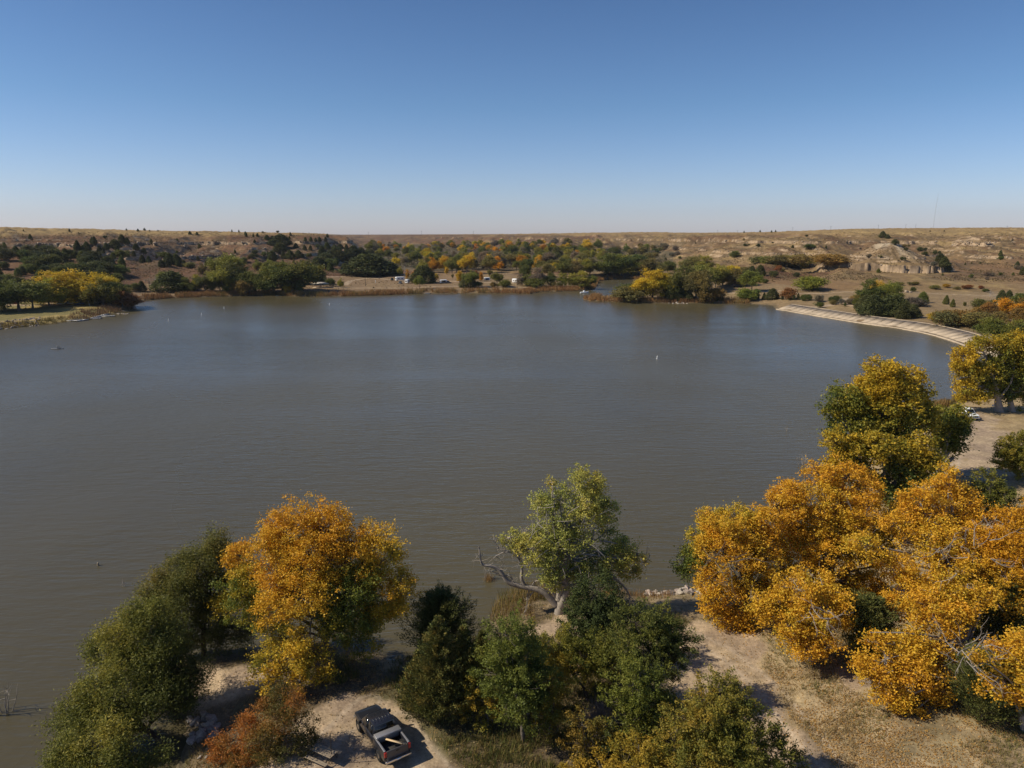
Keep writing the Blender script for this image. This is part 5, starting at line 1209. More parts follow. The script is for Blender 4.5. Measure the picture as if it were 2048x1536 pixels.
M_WOOD = plain("weathered_wood", (0.30, 0.24, 0.17), 0.85, spec=0.15, var=0.2)
M_NEWWOOD = plain("fresh_lumber", (0.66, 0.48, 0.27), 0.7, spec=0.2, var=0.12)
M_GREYM = plain("grey_metal", (0.30, 0.30, 0.29), 0.5, metal=0.4)
M_DARKM = plain("dark_iron", (0.03, 0.028, 0.026), 0.6, metal=0.3)
M_CONC = plain("pale_concrete", (0.42, 0.335, 0.24), 0.9, spec=0.15, var=0.34, scale=0.45)
M_TANROOF = plain("tan_metal_roof", (0.50, 0.44, 0.36), 0.5)
M_BLUE = plain("blue_paint", (0.05, 0.09, 0.16), 0.5)
M_SKIN = plain("skin", (0.45, 0.27, 0.18), 0.6, var=0.02)
M_CLOTH = plain("dark_clothing", (0.03, 0.035, 0.05), 0.9, spec=0.1)
M_SAND = plain("sawn_end", (0.50, 0.38, 0.26), 0.8)
M_MAROON = plain("maroon_paint", (0.16, 0.03, 0.03), 0.6)

def bx(buf, x0, x1, y0, y1, z0, z1, tx=0.0, ty=0.0, sx=0.0):
    """box; tx/ty pull the top in, sx slides the top along x"""
    v = [(x0, y0, z0), (x1, y0, z0), (x1, y1, z0), (x0, y1, z0), (x0 + tx + sx, y0 + ty, z1), (x1 - tx + sx, y0 + ty, z1), (x1 - tx + sx, y1 - ty, z1), (x0 + tx + sx, y1 - ty, z1)]
    buf.add(v, [(0, 3, 2, 1), (4, 5, 6, 7), (0, 1, 5, 4), (1, 2, 6, 5), (2, 3, 7, 6), (3, 0, 4, 7)], (1, 1, 1))
def part(name, buf, mat, parent, bevel=0.0, smooth=False):
    o = obj(name, buf.mesh(name, (mat,), smooth), parent)
    if bevel:
        m_ = o.modifiers.new("bevel", 'BEVEL'); m_.width = bevel; m_.segments = 2; m_.limit_method = 'ANGLE'; m_.angle_limit = 0.6
    return o
def loft(buf, secs):
    """secs: list of (x, [(y,z)...]) closed rings of the same count"""
    n = len(secs[0][1]); V = [(x_, a, b) for x_, r_ in secs for a, b in r_]
    Q = [(i * n + j, i * n + (j + 1) % n, (i + 1) * n + (j + 1) % n, (i + 1) * n + j) for i in range(len(secs) - 1) for j in range(n)]
    buf.add(V, Q, (1, 1, 1))
    for x_, r_ in (secs[0], secs[-1]):
        k = len(r_)
        v = [(x_, a, b) for a, b in r_]
        for j in range(0, k - 2, 2):
            idx_ = [0, j + 1, j + 2, (j + 3) % k]
            if len(set(idx_)) == 4: buf.add([v[i] for i in idx_], [(0, 1, 2, 3)], (1, 1, 1))
def disc_wheel(parent, x_, y_, r_=0.40, w=0.27):
    t = Buf(); s_ = 1 if y_ > 0 else -1
    tube(t, [(x_, y_ - s_ * w, r_), (x_, y_ - s_ * (w - .03), r_), (x_, y_ - s_ * .03, r_), (x_, y_, r_), (x_, y_ - s_ * .01, r_)], [r_ * .8, r_, r_, r_ * .93, r_ * .6], 20)
    w_ = part("wheel", t, M_TYRE, parent, smooth=True)
    h = Buf(); tube(h, [(x_, y_ - s_ * .05, r_), (x_, y_ - s_ * .015, r_), (x_, y_ + s_ * .005, r_), (x_, y_ + s_ * .006, r_)], [r_ * .60, r_ * .58, r_ * .34, .01], 16)
    part("rim", h, M_CHROME, w_, smooth=True)

def pickup(label, loc, rz, paint, trimm, toolbox=True, group=None):
    """x forward, rear bumper at 0; 5.9 m long, 2.0 m wide"""
    t = empty("pickup_truck", loc, rz); tag(t, label, "pickup truck", group)
    b = Buf(); W = 0.98
    def ring(hw, zl, zs, zt_, tw):    # half width, sill, shoulder, top, top half width
        return [(-hw * .94, zl), (hw * .94, zl), (hw, zl + .25), (hw, zs), (tw, zt_), (-tw, zt_), (-hw, zs), (-hw, zl + .25)]
    loft(b, [(2.12, ring(W, .52, 1.10, 1.18, .93)), (3.6, ring(W, .50, 1.10, 1.17, .93)), (4.25, ring(W, .50, 1.08, 1.19, .90)), (5.2, ring(W * .99, .52, 1.02, 1.14, .86)), (5.62, ring(W * .95, .54, .96, 1.06, .80)), (5.78, ring(W * .88, .58, .86, .96, .72))])
    part("body", b, paint, t, 0.03, True)
    b = Buf()                      # cargo bed: two walls, front panel
    for s_ in (-1, 1):
        bx(b, 0.12, 2.08, min(s_ * .98, s_ * .80), max(s_ * .98, s_ * .80), .55, 1.33, 0, 0)
    bx(b, 2.02, 2.10, -.80, .80, .6, 1.33)
    bed = part("cargo_bed", b, paint, t, 0.025)
    b = Buf(); bx(b, 0.12, 2.02, -.798, .798, .72, .78); part("bed_floor", b, M_BEDL, bed)
    b = Buf()
    for s_ in (-1, 1): bx(b, .14, 2.06, min(s_ * .96, s_ * .84), max(s_ * .96, s_ * .84), 1.332, 1.352)
    part("bed_rail", b, trimm, bed, 0.005)
    b = Buf(); bx(b, 0.03, .115, -.80, .80, .66, 1.33); tg = part("tailgate", b, M_TRIM if paint is M_BLACKP else paint, t, 0.02)
    b = Buf(); bx(b, .01, .028, -.12, .12, 1.12, 1.20); part("handle", b, M_DARKM, tg, 0.004)
    b = Buf()                      # cab
    def cr(hw, zl, hwt, zt_): return [(-hw, zl), (hw, zl), (hwt, zt_), (-hwt, zt_)]
    loft(b, [(2.13, cr(.92, 1.165, .92, 1.17)), (2.30, cr(.92, 1.165, .76, 1.86)), (2.5, cr(.92, 1.165, .75, 1.93)), (3.4, cr(.92, 1.165, .75, 1.95)), (3.72, cr(.92, 1.165, .75, 1.90)), (4.42, cr(.90, 1.165, .88, 1.17))])
    cab = part("cab", b, paint, t, 0.03, False)
    b = Buf()
    for i in range(6): bx(b, 2.5, 3.5, -.62 + i * .235, -.585 + i * .235, 1.94, 1.962)
    part("roof_rib", b, paint, cab)
    def quad(name, pts, mat, off=0.0):
        q_ = Buf(); q_.add(pts, [(0, 1, 2, 3)], (1, 1, 1)); g_ = part(name, q_, mat, cab)
        s2 = g_.modifiers.new("thick", 'SOLIDIFY'); s2.thickness = 0.012; s2.offset = 0
    quad("windscreen", [(4.40, -.80, 1.22), (4.40, .80, 1.22), (3.79, .68, 1.865), (3.79, -.68, 1.865)], M_GLASS)
    quad("rear_window", [(2.14, -.74, 1.24), (2.14, .74, 1.24), (2.28, .66, 1.80), (2.28, -.66, 1.80)], M_GLASS)
    for s_ in (-1, 1):
        f = lambda x_, z_: (x_, s_ * (.92 - (z_ - 1.165) * .23 + .012), z_)
        quad("side_window", [f(3.10, 1.22), f(4.02, 1.22), f(3.66, 1.82), f(3.10, 1.85)], M_GLASS)
        quad("side_window", [f(2.34, 1.22), f(3.02, 1.22), f(3.02, 1.85), f(2.42, 1.80)], M_GLASS)
        m_ = Buf(); bx(m_, 3.92, 4.04, min(s_ * 1.02, s_ * 1.26), max(s_ * 1.02, s_ * 1.26), 1.22, 1.48); part("mirror", m_, M_DARKM, t, 0.03)
        l_ = Buf(); bx(l_, .02, .13, min(s_ * .81, s_ * .985), max(s_ * .81, s_ * .985), .92, 1.28); part("tail_light", l_, M_RED, t, 0.01)
        h_ = Buf(); bx(h_, 5.62, 5.80, min(s_ * .60, s_ * .86), max(s_ * .60, s_ * .86), .78, .94); part("headlight", h_, M_CHROME, t, 0.02)
        d_ = Buf()
        for xx in (2.32, 3.06, 4.05): bx(d_, xx, xx + .015, min(s_ * .975, s_ * .99), max(s_ * .975, s_ * .99), .56, 1.12)
        part("door_seam", d_, M_DARKM, t)
        for xx in (1.12, 4.78):
            a_ = Buf(); tube(a_, [(xx, s_ * .60, .46), (xx, s_ * .99, .46)], [.50, .50], 20); part("wheel_arch", a_, M_DARKM, t, smooth=True)
            disc_wheel(t, xx, s_ * 1.01)
    b = Buf(); bx(b, -.14, .02, -.95, .95, .50, .66); bm_ = part("rear_bumper", b, M_CHROME, t, 0.02)
    b = Buf(); bx(b, -.155, -.142, -.17, .17, .53, .65); part("number_plate", b, M_WHITEP, bm_)
    b = Buf(); bx(b, 5.74, 5.90, -.92, .92, .46, .64); part("front_bumper", b, M_CHROME, t, 0.03)
    b = Buf(); bx(b, 5.76, 5.81, -.56, .56, .68, .95); part("grille", b, M_DARKM, t, 0.01)
    b = Buf(); bx(b, .3, 5.5, -.7, .7, .35, .56); part("chassis", b, M_DARKM, t)
    return t
rear = G(797, 1531, 1.5); front = G(735, 1444, 1.5)
dv = (front - rear); ang = math.atan2(dv.y, dv.x)
rear.z = zt1(rear.x + dv.x / 2, rear.y + dv.y / 2) + 0.02
pickup("charcoal pickup truck with a toolbox and lumber in its open bed", rear, ang, M_BLACKP, M_ALU)
def local(o_, ang_, x_, y_, z_): return Vector((o_.x + math.cos(ang_) * x_ - math.sin(ang_) * y_, o_.y + math.sin(ang_) * x_ + math.cos(ang_) * y_, o_.z + z_))
tb = empty("toolbox", local(rear, ang, 1.70, 0, 1.334), ang); tag(tb, "diamond plate toolbox spanning the charcoal pickup's bed behind the cab", "toolbox")
b = Buf(); bx(b, -.25, .25, -.93, .93, .02, .13); bx(b, -.2, .2, -.78, .78, -.33, .02); part("box", b, M_ALU, tb, 0.02)
b = Buf(); bx(b, -.27, .27, -.95, .95, .132, .20); part("lid", b, M_ALU, tb, 0.02)
for i in range(3):
    b = Buf(); bx(b, 0, 1.35, -.07, .07, 0, .05)
    o = obj("lumber_board", b.mesh("lumber_board", (M_NEWWOOD,)), loc=local(rear, ang, .05 + i * .04, -.70 + i * .15, 1.30 + i * .055 - .02))
    o.rotation_euler = (0, 0.06, ang + 0.62 - i * .03)
    tag(o, ["bottom", "middle", "top"][i] + " new wooden board resting across the charcoal pickup's bed", "board", "boards in the pickup bed")
wt = G(1950, 846, 1.5); wr_ = G(1890, 822, 1.5); wd = (wt - wr_).normalized(); wa = math.atan2(wd.y, wd.x)
wp = wt - wd * 5.9; wp.z = zt1(wt.x - wd.x * 3, wt.y - wd.y * 3) + 0.02
pickup("white pickup truck parked nose out on the sandy turnaround by the far right shore", wp, wa, M_WHITEP, M_WHITEP)

# --- lantern pole and picnic table by the dark truck
g = G(664, 1530, 1.5); g.z = zt1(g.x, g.y); tpole = at(666, 1467, g.y)
t = empty("lantern_pole", g); tag(t, "thin dark hooked lantern pole in the shade left of the charcoal pickup", "pole")
hz = tpole.z - g.z
b = Buf(); tube(b, [(0, 0, -.2), (0, 0, hz * .6), (0.01, 0, hz - .08)], [.03, .028, .025], 8); part("post", b, M_DARKM, t, smooth=True)
b = Buf(); tube(b, [(0.01, 0, hz - .08), (0.04, 0, hz), (.14, 0, hz + .02), (.24, 0, hz - .03)], [.022, .02, .018, .014], 6); part("hook", b, M_DARKM, t, smooth=True)
def picnic(label, g, rz, L=1.9):
    t = empty("picnic_table", g, rz); tag(t, label, "picnic table")
    b = Buf()
    for i in range(5): bx(b, -L / 2, L / 2, -.37 + i * .15, -.24 + i * .15, .72, .76)
    part("tabletop", b, M_WOOD, t, .004)
    for s_ in (-1, 1):
        b = Buf()
        for i in range(2): bx(b, -L / 2, L / 2, s_ * .72 - .14 + i * .15, s_ * .72 - .01 + i * .15, .42, .46)
        part("bench", b, M_WOOD, t, .004)
        b = Buf(); tube(b, [(s_ * .65, -.62, 0), (s_ * .65, -.28, .72)], [.03, .03], 6); tube(b, [(s_ * .65, .62, 0), (s_ * .65, .28, .72)], [.03, .03], 6); tube(b, [(s_ * .65, -.78, .41), (s_ * .65, .78, .41)], [.025, .025], 6)
        part("leg", b, M_DARKM, t)
    return t
g = G(648, 1522, 1.5); g.z = zt1(g.x, g.y); picnic("picnic table in dappled shade left of the charcoal pickup", g, -0.5)

# --- driftwood and posts standing in the lake
def deadwood(label, px, py, hpx, spread, n, seed, mat=M_PALEBARK):
    rng = np.random.default_rng(seed); g = G(px, py, 0); sc = pxm(px, py, g.y); hh = hpx / sc; b = Buf()
    for i in range(n):
        a_ = rng.uniform(0, 6.28); q_ = spread / sc * rng.random()
        e = np.array([math.cos(a_) * q_ * 1.3, math.sin(a_) * q_, hh * rng.uniform(.5, 1.1)])
        p_ = bez((math.cos(a_) * q_ * .4, math.sin(a_) * q_ * .4, -.4), e, rng, .12, 6); tube(b, p_, np.linspace(.05, .012, 6), 5)
        for k in range(2): tube(b, bez(p_[3 + k], p_[3 + k] + unit(rng.normal(size=3) + (0, 0, .5)) * hh * .35, rng, .1, 4), np.linspace(.02, .008, 4), 4)
    o = obj("dead_branch", b.mesh("dead_branch", (mat,), True), loc=g); tag(o, label, "branch"); return o
deadwood("tangled pale dead branches in the water left of the tallest orange cottonwood", 1606, 930, 22, 16, 9, 5)
deadwood("single thin stick standing in the water off the rounded golden tree", 1575, 862, 14, 3, 2, 6)
deadwood("pale dead sticks poking from the lake at the lower left edge", 10, 1425, 60, 26, 9, 7)
deadwood("small dead twigs breaking the water left of the feathery locust", 248, 1172, 12, 16, 4, 8)
deadwood("pale twigs above the orange grass tuft in the lake", 977, 1158, 30, 10, 5, 9)
rng = np.random.default_rng(12); g = G(978, 1160, 0); P_ = np.column_stack([rng.normal(size=(160, 2)) * .28, np.zeros(160)])
v, q_, c_ = blades(P_, rng.uniform(.3, .7, 160), np.full(160, .015), pal([(.36, .19, .07), (.28, .2, .08)], rng.random(160)), rng, .3)
o = obj("grass_tuft", mesh_np("grass_tuft", v, quads=q_, mats=(M_GRASS,), fcol=c_), loc=g); tag(o, "orange brown grass tuft growing out of the lake beside the old cottonwood", "grass tuft")
g = G(196, 1131, 0); b = Buf(); tube(b, [(0, 0, -.5), (0.02, 0, .22), (.03, 0, .36), (.03, 0, .37)], [.11, .10, .09, .01], 10)
tag(obj("wooden_post", b.mesh("wooden_post", (M_WOOD,), True), loc=g), "short stump like post standing alone in the lake at lower left", "post")
g = G(1314, 718, 0); t = empty("marker_buoy", g); tag(t, "white marker buoy alone in open water off the right hand shore", "buoy", "white marker buoys")
b = Buf(); tube(b, [(0, 0, -.3), (0, 0, .15), (0.05, 0, 1.0), (.06, 0, 1.05)], [.11, .11, .10, .02], 12); part("body", b, M_WHITEP, t, smooth=True)
b = Buf(); tube(b, [(0, 0, -.05), (0, 0, .12)], [.26, .24], 12); part("float_collar", b, M_WHITEP, t, smooth=True)
for (px, py, lb) in [(337, 642, "white marker buoy nearest the left docks"), (403, 630, "white marker buoy, second out from the left docks"), (448, 617, "white marker buoy, third out from the left docks"), (659, 610, "white marker buoy in front of the picnic shelter")]:
    c = t.copy(); COL.objects.link(c); c.location = G(px, py, 0); c["label"] = lb
    for ch in list(t.children):
        d = ch.copy(); COL.objects.link(d); d.parent = c

# --- kayak with a person
g = G(115, 698, 0); t = empty("kayak", g, 0.3); tag(t, "low grey kayak with one seated paddler off the left beach", "kayak")
b = Buf(); secs = []
for x_, w_, zt_ in ((-1.9, .04, .22), (-1.2, .30, .2), (0, .40, .18), (1.2, .30, .2), (1.9, .04, .24)):
    secs.append((x_, [(-w_ * .5, -.06), (w_ * .5, -.06), (w_, .1), (w_ * .9, zt_), (-w_ * .9, zt_), (-w_, .1)]))
loft(b, secs); part("hull", b, M_GREYM, t, smooth=True)
b = Buf(); tube(b, [(.35, -1.1, .75), (.35, 1.1, .55)], [.025, .025], 6); tube(b, [(.35, 1.05, .56), (.35, 1.4, .5)], [.09, .07], 6); tube(b, [(.35, -1.4, .8), (.35, -1.05, .75)], [.07, .09], 6); 
o = part("paddle", b, M_DARKM, None); o.location = g; o.rotation_euler = (0, 0, .3); tag(o, "dark double ended paddle held by the kayaker", "paddle")
def body_mesh(name, mat):
    b = Buf()
    tube(b, [(0, 0, .08), (0, 0, .2), (.01, 0, .42), (.02, 0, .6), (.02, 0, .68), (.02, 0, .72), (.03, 0, .78), (.03, 0, .9), (.03, 0, .96)], [.12, .18, .16, .19, .12, .06, .10, .11, .03], 12)
    for s_ in (-1, 1):
        tube(b, [(.02, s_ * .12, .62), (.02, s_ * .22, .58), (.18, s_ * .27, .44), (.36, s_ * .30, .60), (.40, s_ * .30, .62)], [.06, .06, .048, .04, .03], 8)
        tube(b, [(.0, s_ * .10, .14), (.40, s_ * .13, .16), (.78, s_ * .13, .26), (1.0, s_ * .12, .10), (1.08, s_ * .12, .14)], [.10, .09, .065, .05, .03], 8)
    return b.mesh(name, (mat,), True)
o = obj("person", body_mesh("person", M_CLOTH), loc=g + Vector((0, 0, .10))); o.rotation_euler = (0, 0, .3)
rm = o.modifiers.new("skin_surface", 'REMESH'); rm.mode = 'VOXEL'; rm.voxel_size = 0.03; rm.use_smooth_shade = True
tag(o, "person in dark clothes sitting in the grey kayak holding a paddle", "person")
b = Buf(); tube(b, [(.03, 0, .88), (.03, 0, .9), (.03, 0, .99), (.03, 0, 1.0)], [.17, .12, .10, .02], 10); part("cap", b, M_GREYM, o, smooth=True)

# --- small motorboat in the inlet
g = G(1168, 586, 0); t = empty("motorboat", g, 0.2); tag(t, "small white motorboat at the mouth of the inlet", "boat")
b = Buf(); secs = []
for x_, w_, zt_ in ((-2.6, 1.0, .75), (-1, 1.1, .75), (1, 1.0, .85), (2.2, .6, 1.0), (3.0, .08, 1.15)):
    secs.append((x_, [(-w_ * .5, -.2), (w_ * .5, -.2), (w_, .2), (w_, zt_), (-w_, zt_), (-w_, .2)]))
loft(b, secs); part("hull", b, M_WHITEP, t)
b = Buf(); bx(b, -.6, .8, -.6, .6, .8, 1.7, .25, .1); part("console", b, M_WHITEP, t, .05)
b = Buf(); bx(b, -2.9, -2.5, -.2, .2, .4, 1.3); part("outboard_motor", b, M_DARKM, t, .05)
b = Buf(); bx(b, .45, .52, -.5, .5, 1.3, 1.9, 0, .05); part("windscreen", b, M_GLASS, t)

# --- docks
def dock(label, p0, p1, wid, z=0.35, fingers=()):
    a = G(*p0, z / S); c = G(*p1, z / S); d = c - a; L_ = d.length; t = empty("boat_dock", Vector((a.x, a.y, 0)), math.atan2(d.y, d.x)); tag(t, label, "dock")
    b = Buf(); n = int(L_ / .3)
    for i in range(n): bx(b, i * L_ / n, (i + .9) * L_ / n, -wid / 2, wid / 2, z, z + .06)
    for (fx, fy0, fy1, fw) in fingers:
        k = int(abs(fy1 - fy0) / .3)
        for i in range(k): bx(b, fx * L_ - fw / 2, fx * L_ + fw / 2, fy0 + (fy1 - fy0) * i / k, fy0 + (fy1 - fy0) * (i + .9) / k, z, z + .06)
    part("deck", b, M_ALU, t)
    b = Buf(); bx(b, 0.1, L_ - .1, -wid / 2 + .05, -wid / 2 + .15, z - .3, z - .002); bx(b, 0.1, L_ - .1, wid / 2 - .15, wid / 2 - .05, z - .3, z - .002); part("float_frame", b, M_GREYM, t)
    for i in range(4):
        for s_ in (-1, 1):
            b = Buf(); tube(b, [(L_ * (.1 + .27 * i), s_ * wid / 2, -1.2), (L_ * (.1 + .27 * i), s_ * wid / 2, z + .7)], [.05, .05], 6); part("post", b, M_GREYM, t)
dock("nearest floating dock on the left beach, ending in a wide pale platform", (129, 641), (165, 639.5), 2.0)
dock("wide pale platform section at the end of the nearest left dock", (148, 641.5), (171, 638.5), 4.2)
dock("long middle dock angling out from the left beach", (150, 636.5), (203, 636), 2.4)
dock("middle walkway dock running up toward the boat ramp", (182, 636), (213, 628), 3.0)
dock("farthest dock on the left beach beside the rocky tip", (203, 632), (230, 631), 2.6)
dock("small fishing dock with a long walkway at the campground shore", (842, 577.5), (858, 583), 2.4)
dock("square platform at the end of the campground fishing dock", (850, 586), (861, 586), 5.0)

# --- curved concrete dam face
toe = [Vector((a, b_, 0)) for a, b_ in dam_w]
pts = []
for i in range(len(toe) - 1):
    n = max(1, int((toe[i + 1] - toe[i]).length / 4.0))
    for k in range(n): pts.append(toe[i].lerp(toe[i + 1], k / n))
pts.append(toe[-1])
for _ in range(3): pts = [pts[0]] + [(pts[i - 1] + pts[i] * 2 + pts[i + 1]) / 4 for i in range(1, len(pts) - 1)] + [pts[-1]]
nor = []
for i in range(len(pts)):
    d = (pts[min(i + 1, len(pts) - 1)] - pts[max(i - 1, 0)]).normalized(); nn = Vector((d.y, -d.x, 0))
    nor.append(nn)
cen = Vector((-20, 200, 0))
for i in range(len(nor)):
    if (pts[i] - cen).dot(nor[i]) < 0: nor[i] = -nor[i]
dm = empty("concrete_dam", pts[len(pts) // 2]); tag(dm, "curved pale concrete dam face of sloping slabs on the right shore", "dam")
o0 = pts[len(pts) // 2]
slab = Buf(); wf = 8.6; rngd = np.random.default_rng(3); seam = []
for i in range(len(pts) - 1):
    a, c, na, nc_ = pts[i] - o0, pts[i + 1] - o0, nor[i], nor[i + 1]
    d = (c - a) * .005; j = rngd.uniform(-.008, .012)
    v = [a + d + Vector((0, 0, .55 + j)) + na * 1.6, c - d + Vector((0, 0, .55 + j)) + nc_ * 1.6, c - d + nc_ * wf + Vector((0, 0, 2.5 + j)), a + d + na * wf + Vector((0, 0, 2.5 + j))]
    v += [q_ - Vector((0, 0, .3)) for q_ in v]
    slab.add([tuple(q_) for q_ in v], [(0, 1, 2, 3), (0, 4, 5, 1), (1, 5, 6, 2), (2, 6, 7, 3), (3, 7, 4, 0)], (1, 1, 1))
    if rngd.random() < .75: seam.append((a, na, rngd.uniform(0.1, .5), rngd.uniform(.6, 1)))
part("slab_face", slab, M_CONC, dm)
def strip(o1, o2, z1, z2, thick, mat, name):
    b = Buf()
    for i in range(len(pts) - 1):
        a, c, na, nc_ = pts[i] - o0, pts[i + 1] - o0, nor[i], nor[i + 1]
        v = [a + na * o1 + Vector((0, 0, z1)), c + nc_ * o1 + Vector((0, 0, z1)), c + nc_ * o2 + Vector((0, 0, z2)), a + na * o2 + Vector((0, 0, z2))]
        v += [q_ - Vector((0, 0, thick)) for q_ in v]
        b.add([tuple(q_) for q_ in v], [(0, 1, 2, 3), (0, 4, 5, 1), (3, 2, 6, 7)], (1, 1, 1))
    part(name, b, mat, dm)
strip(-.1, 1.0, .40, .42, 1.6, M_CONC, "toe_kerb")
strip(1.05, 1.55, .16, .18, .8, M_GREYM, "drain_channel")
strip(wf + .02, wf + .9, 2.62, 2.62, .5, M_CONC, "crest_kerb")
wv_ = []; 
for a, na, f0, f1 in seam:
    n = int(rngd.integers(14, 70)); tt = f0 + (f1 - f0) * rngd.random(n)
    p_ = np.array([list(a + o0 + na * (1.7 + (wf - 1.7) * q_) + Vector((0, 0, .58 + 1.95 * q_))) for q_ in tt]) + rngd.normal(size=(n, 3)) * (.25, .25, 0)
    wv_.append(blades(p_, rngd.uniform(.06, .22, n), rngd.uniform(.03, .08, n), pal([(.14, .10, .05), (.2, .15, .06), (.12, .12, .04)], rngd.random(n)), rngd, .5))
stuff("joint_weeds", wv_, M_GRASS)

# --- rocks
def rock_mesh(name, seed):
    import bmesh
    bm = bmesh.new(); bmesh.ops.create_icosphere(bm, subdivisions=2, radius=1.0)
    r_ = np.random.default_rng(seed); pl = unit(r_.normal(size=(9, 3))); dd = r_.uniform(.45, .8, 9)
    for v in bm.verts:
        p_ = np.array(v.co)
        for n_, d_ in zip(pl, dd):
            e = p_ @ n_ - d_
            if e > 0: p_ = p_ - n_ * e
        v.co = p_ * (1.15, .9, .62)
    me = bpy.data.meshes.new(name); bm.to_mesh(me); bm.free(); me.materials.append(M_ROCK)
    a = me.attributes.new("Col", 'FLOAT_COLOR', 'FACE'); c_ = np.ones((len(me.polygons), 4), np.float32); c_[:, :3] = [(.36, .31, .26), (.30, .25, .20), (.42, .36, .29), (.24, .20, .17), (.38, .30, .25)][seed % 5]
    a.data.foreach_set("color", c_.ravel()); return me
rocks = [rock_mesh("boulder", k) for k in range(5)]
rr_ = np.random.default_rng(66)
def rock(px, py, sz, label, group, z=0.2, kk=None):
    g = G(px, py, z); g.z = max(zt1(g.x, g.y), -.1) + sz * .12
    o = obj("boulder", rocks[rr_.integers(5)], loc=g); o.rotation_euler = (rr_.normal() * .4, rr_.normal() * .4, rr_.uniform(0, 6.28)); s_ = sz * rr_.uniform(.8, 1.2)
    o.scale = (s_, s_ * rr_.uniform(.7, 1.1), s_ * rr_.uniform(.7, 1.2)); tag(o, label, "rock", group)
for i in range(46):
    t_ = rr_.random(); px = 375 + 65 * rr_.random(); py = 1425 + 50 * t_
    rock(px, py, rr_.uniform(.22, .55), "pale angular rock in the heap where the bank meets the water left of the sumac", "rocks below the sumac bank", 0.4)
for i in range(12): rock(345 + rr_.random() * 28, 1335 + rr_.random() * 50, rr_.uniform(.2, .45), "pale rock at the water's edge under the left locust trees", "rocks under the locusts", .4)
for i in range(8): rock(400 + rr_.random() * 30, 1475 + rr_.random() * 55, rr_.uniform(.12, .3), "small rock in the shallows left of the sumac thicket", "rocks in the shallows", .2)
for i in range(58): rock(1290 + rr_.random() * 130, 1177 + rr_.normal() * 4 + rr_.random() * 8, rr_.uniform(.22, .5), "pale rock in the bank between the old cottonwood and the orange grove", "rocks on the middle bank", .5)
for i in range(16): rock(1560 + rr_.random() * 80, 1140 + rr_.random() * 20, rr_.uniform(.25, .5), "pale shore rock seen through the gap in the orange cottonwoods", "rocks in the grove gap", .5)
for i in range(95):
    px = -40 + rr_.random() * 122; rock(px, np.interp(px, [-40, 0, 40, 80], [666, 657, 652, 648.5]) - rr_.random() * 6, rr_.uniform(.35, .85), "grey riprap rock at the foot of the left beach lawn", "riprap on the left beach", .5)
for i in range(16): rock(232 + rr_.random() * 26, 624 + rr_.random() * 3, rr_.uniform(.4, .8), "pale rock at the tip of the left beach point", "rocks at the beach tip", .5)
for i in range(18): rock(1325 + rr_.random() * 50, 602 + rr_.random() * 3.5, rr_.uniform(.4, .9), "pale rock on the shore under the golden trees by the inlet", "rocks by the golden trees", .5)

# --- campground: shelter, trailers, cars, poles
def put(px, py):
    g = GT(px, py); return g
g = put(641, 575); t = empty("picnic_shelter", g, 0.15); tag(t, "low open picnic shelter with a tan hipped roof by the far shore", "shelter")
b = Buf(); bx(b, -5.6, 5.6, -3.4, 3.4, 2.5, 3.5, 4.2, 3.0); part("roof", b, M_TANROOF, t)
for sx_ in (-1, 0, 1):
    for s_ in (-1, 1):
        b = Buf(); tube(b, [(sx_ * 4.6, s_ * 2.6, -.2), (sx_ * 4.6, s_ * 2.6, 2.55)], [.1, .1], 8); part("post", b, M_WOOD, t)
b = Buf(); bx(b, -5, 5, -3, 3, -.3, .06); part("slab", b, M_CONC, t)
picnic("picnic table under the tan roofed shelter", g + Vector((0, 0, .06)), .15)
def trailer(label, px, py, L_, W_, H_, rz, wall, side=None, cat="trailer"):
    g = put(px, py); t = empty("camper_trailer", g, rz); tag(t, label, cat)
    b = Buf(); r_ = lambda s2: [(-W_ / 2, .55), (W_ / 2, .55), (W_ / 2, H_ - .25), (W_ / 2 - .25, H_), (-W_ / 2 + .25, H_), (-W_ / 2, H_ - .25)]
    def rr2(k): return [(a_ * k if abs(a_) > 0 else a_, .55 + (b_ - .55) * (k if b_ > .6 else 1)) for a_, b_ in r_(0)]
    loft(b, [(-L_ / 2, rr2(.9)), (-L_ / 2 + .3, rr2(1)), (L_ / 2 - .5, rr2(1)), (L_ / 2, rr2(.82))]); bd = part("body", b, wall, t, .04)
    for s_ in (-1, 1):
        for fx in (-.28, .12):
            b = Buf(); bx(b, fx * L_, fx * L_ + .9, min(s_ * W_ / 2, s_ * (W_ / 2 + .03)), max(s_ * W_ / 2, s_ * (W_ / 2 + .03)), 1.5, 2.1); part("window", b, M_GLASS, t)
        b = Buf(); tube(b, [(0, s_ * (W_ / 2 - .25), .36), (0, s_ * (W_ / 2 - .02), .36)], [.36, .36], 14); part("wheel", b, M_TYRE, t, smooth=True)
    b = Buf(); bx(b, -L_ / 2 - .03, -L_ / 2 + .02, -W_ * .3, W_ * .3, 1.4, 2.1); part("rear_window", b, M_GLASS, t)
    b = Buf(); bx(b, -.5 * L_ + .6, -.5 * L_ + 1.25, W_ / 2, W_ / 2 + .04, .6, 2.3); part("door", b, M_ALU, t)
    b = Buf(); bx(b, L_ / 2, L_ / 2 + 1.1, -.06, .06, .45, .6); part("hitch", b, M_DARKM, t)
    if side is not None:
        b = Buf(); bx(b, -.3 * L_, .3 * L_, -W_ / 2 - .05, -W_ / 2 - .005, .7, 2.4); part("side_panel", b, side, t)
trailer("large white camper van parked on the campground loop", 800, 562, 6.5, 2.6, 3.1, 0.5, M_WHITEP, cat="camper")
trailer("small white camper trailer right of the large white camper", 815, 567, 4.0, 2.4, 2.9, 1.2, M_WHITEP)
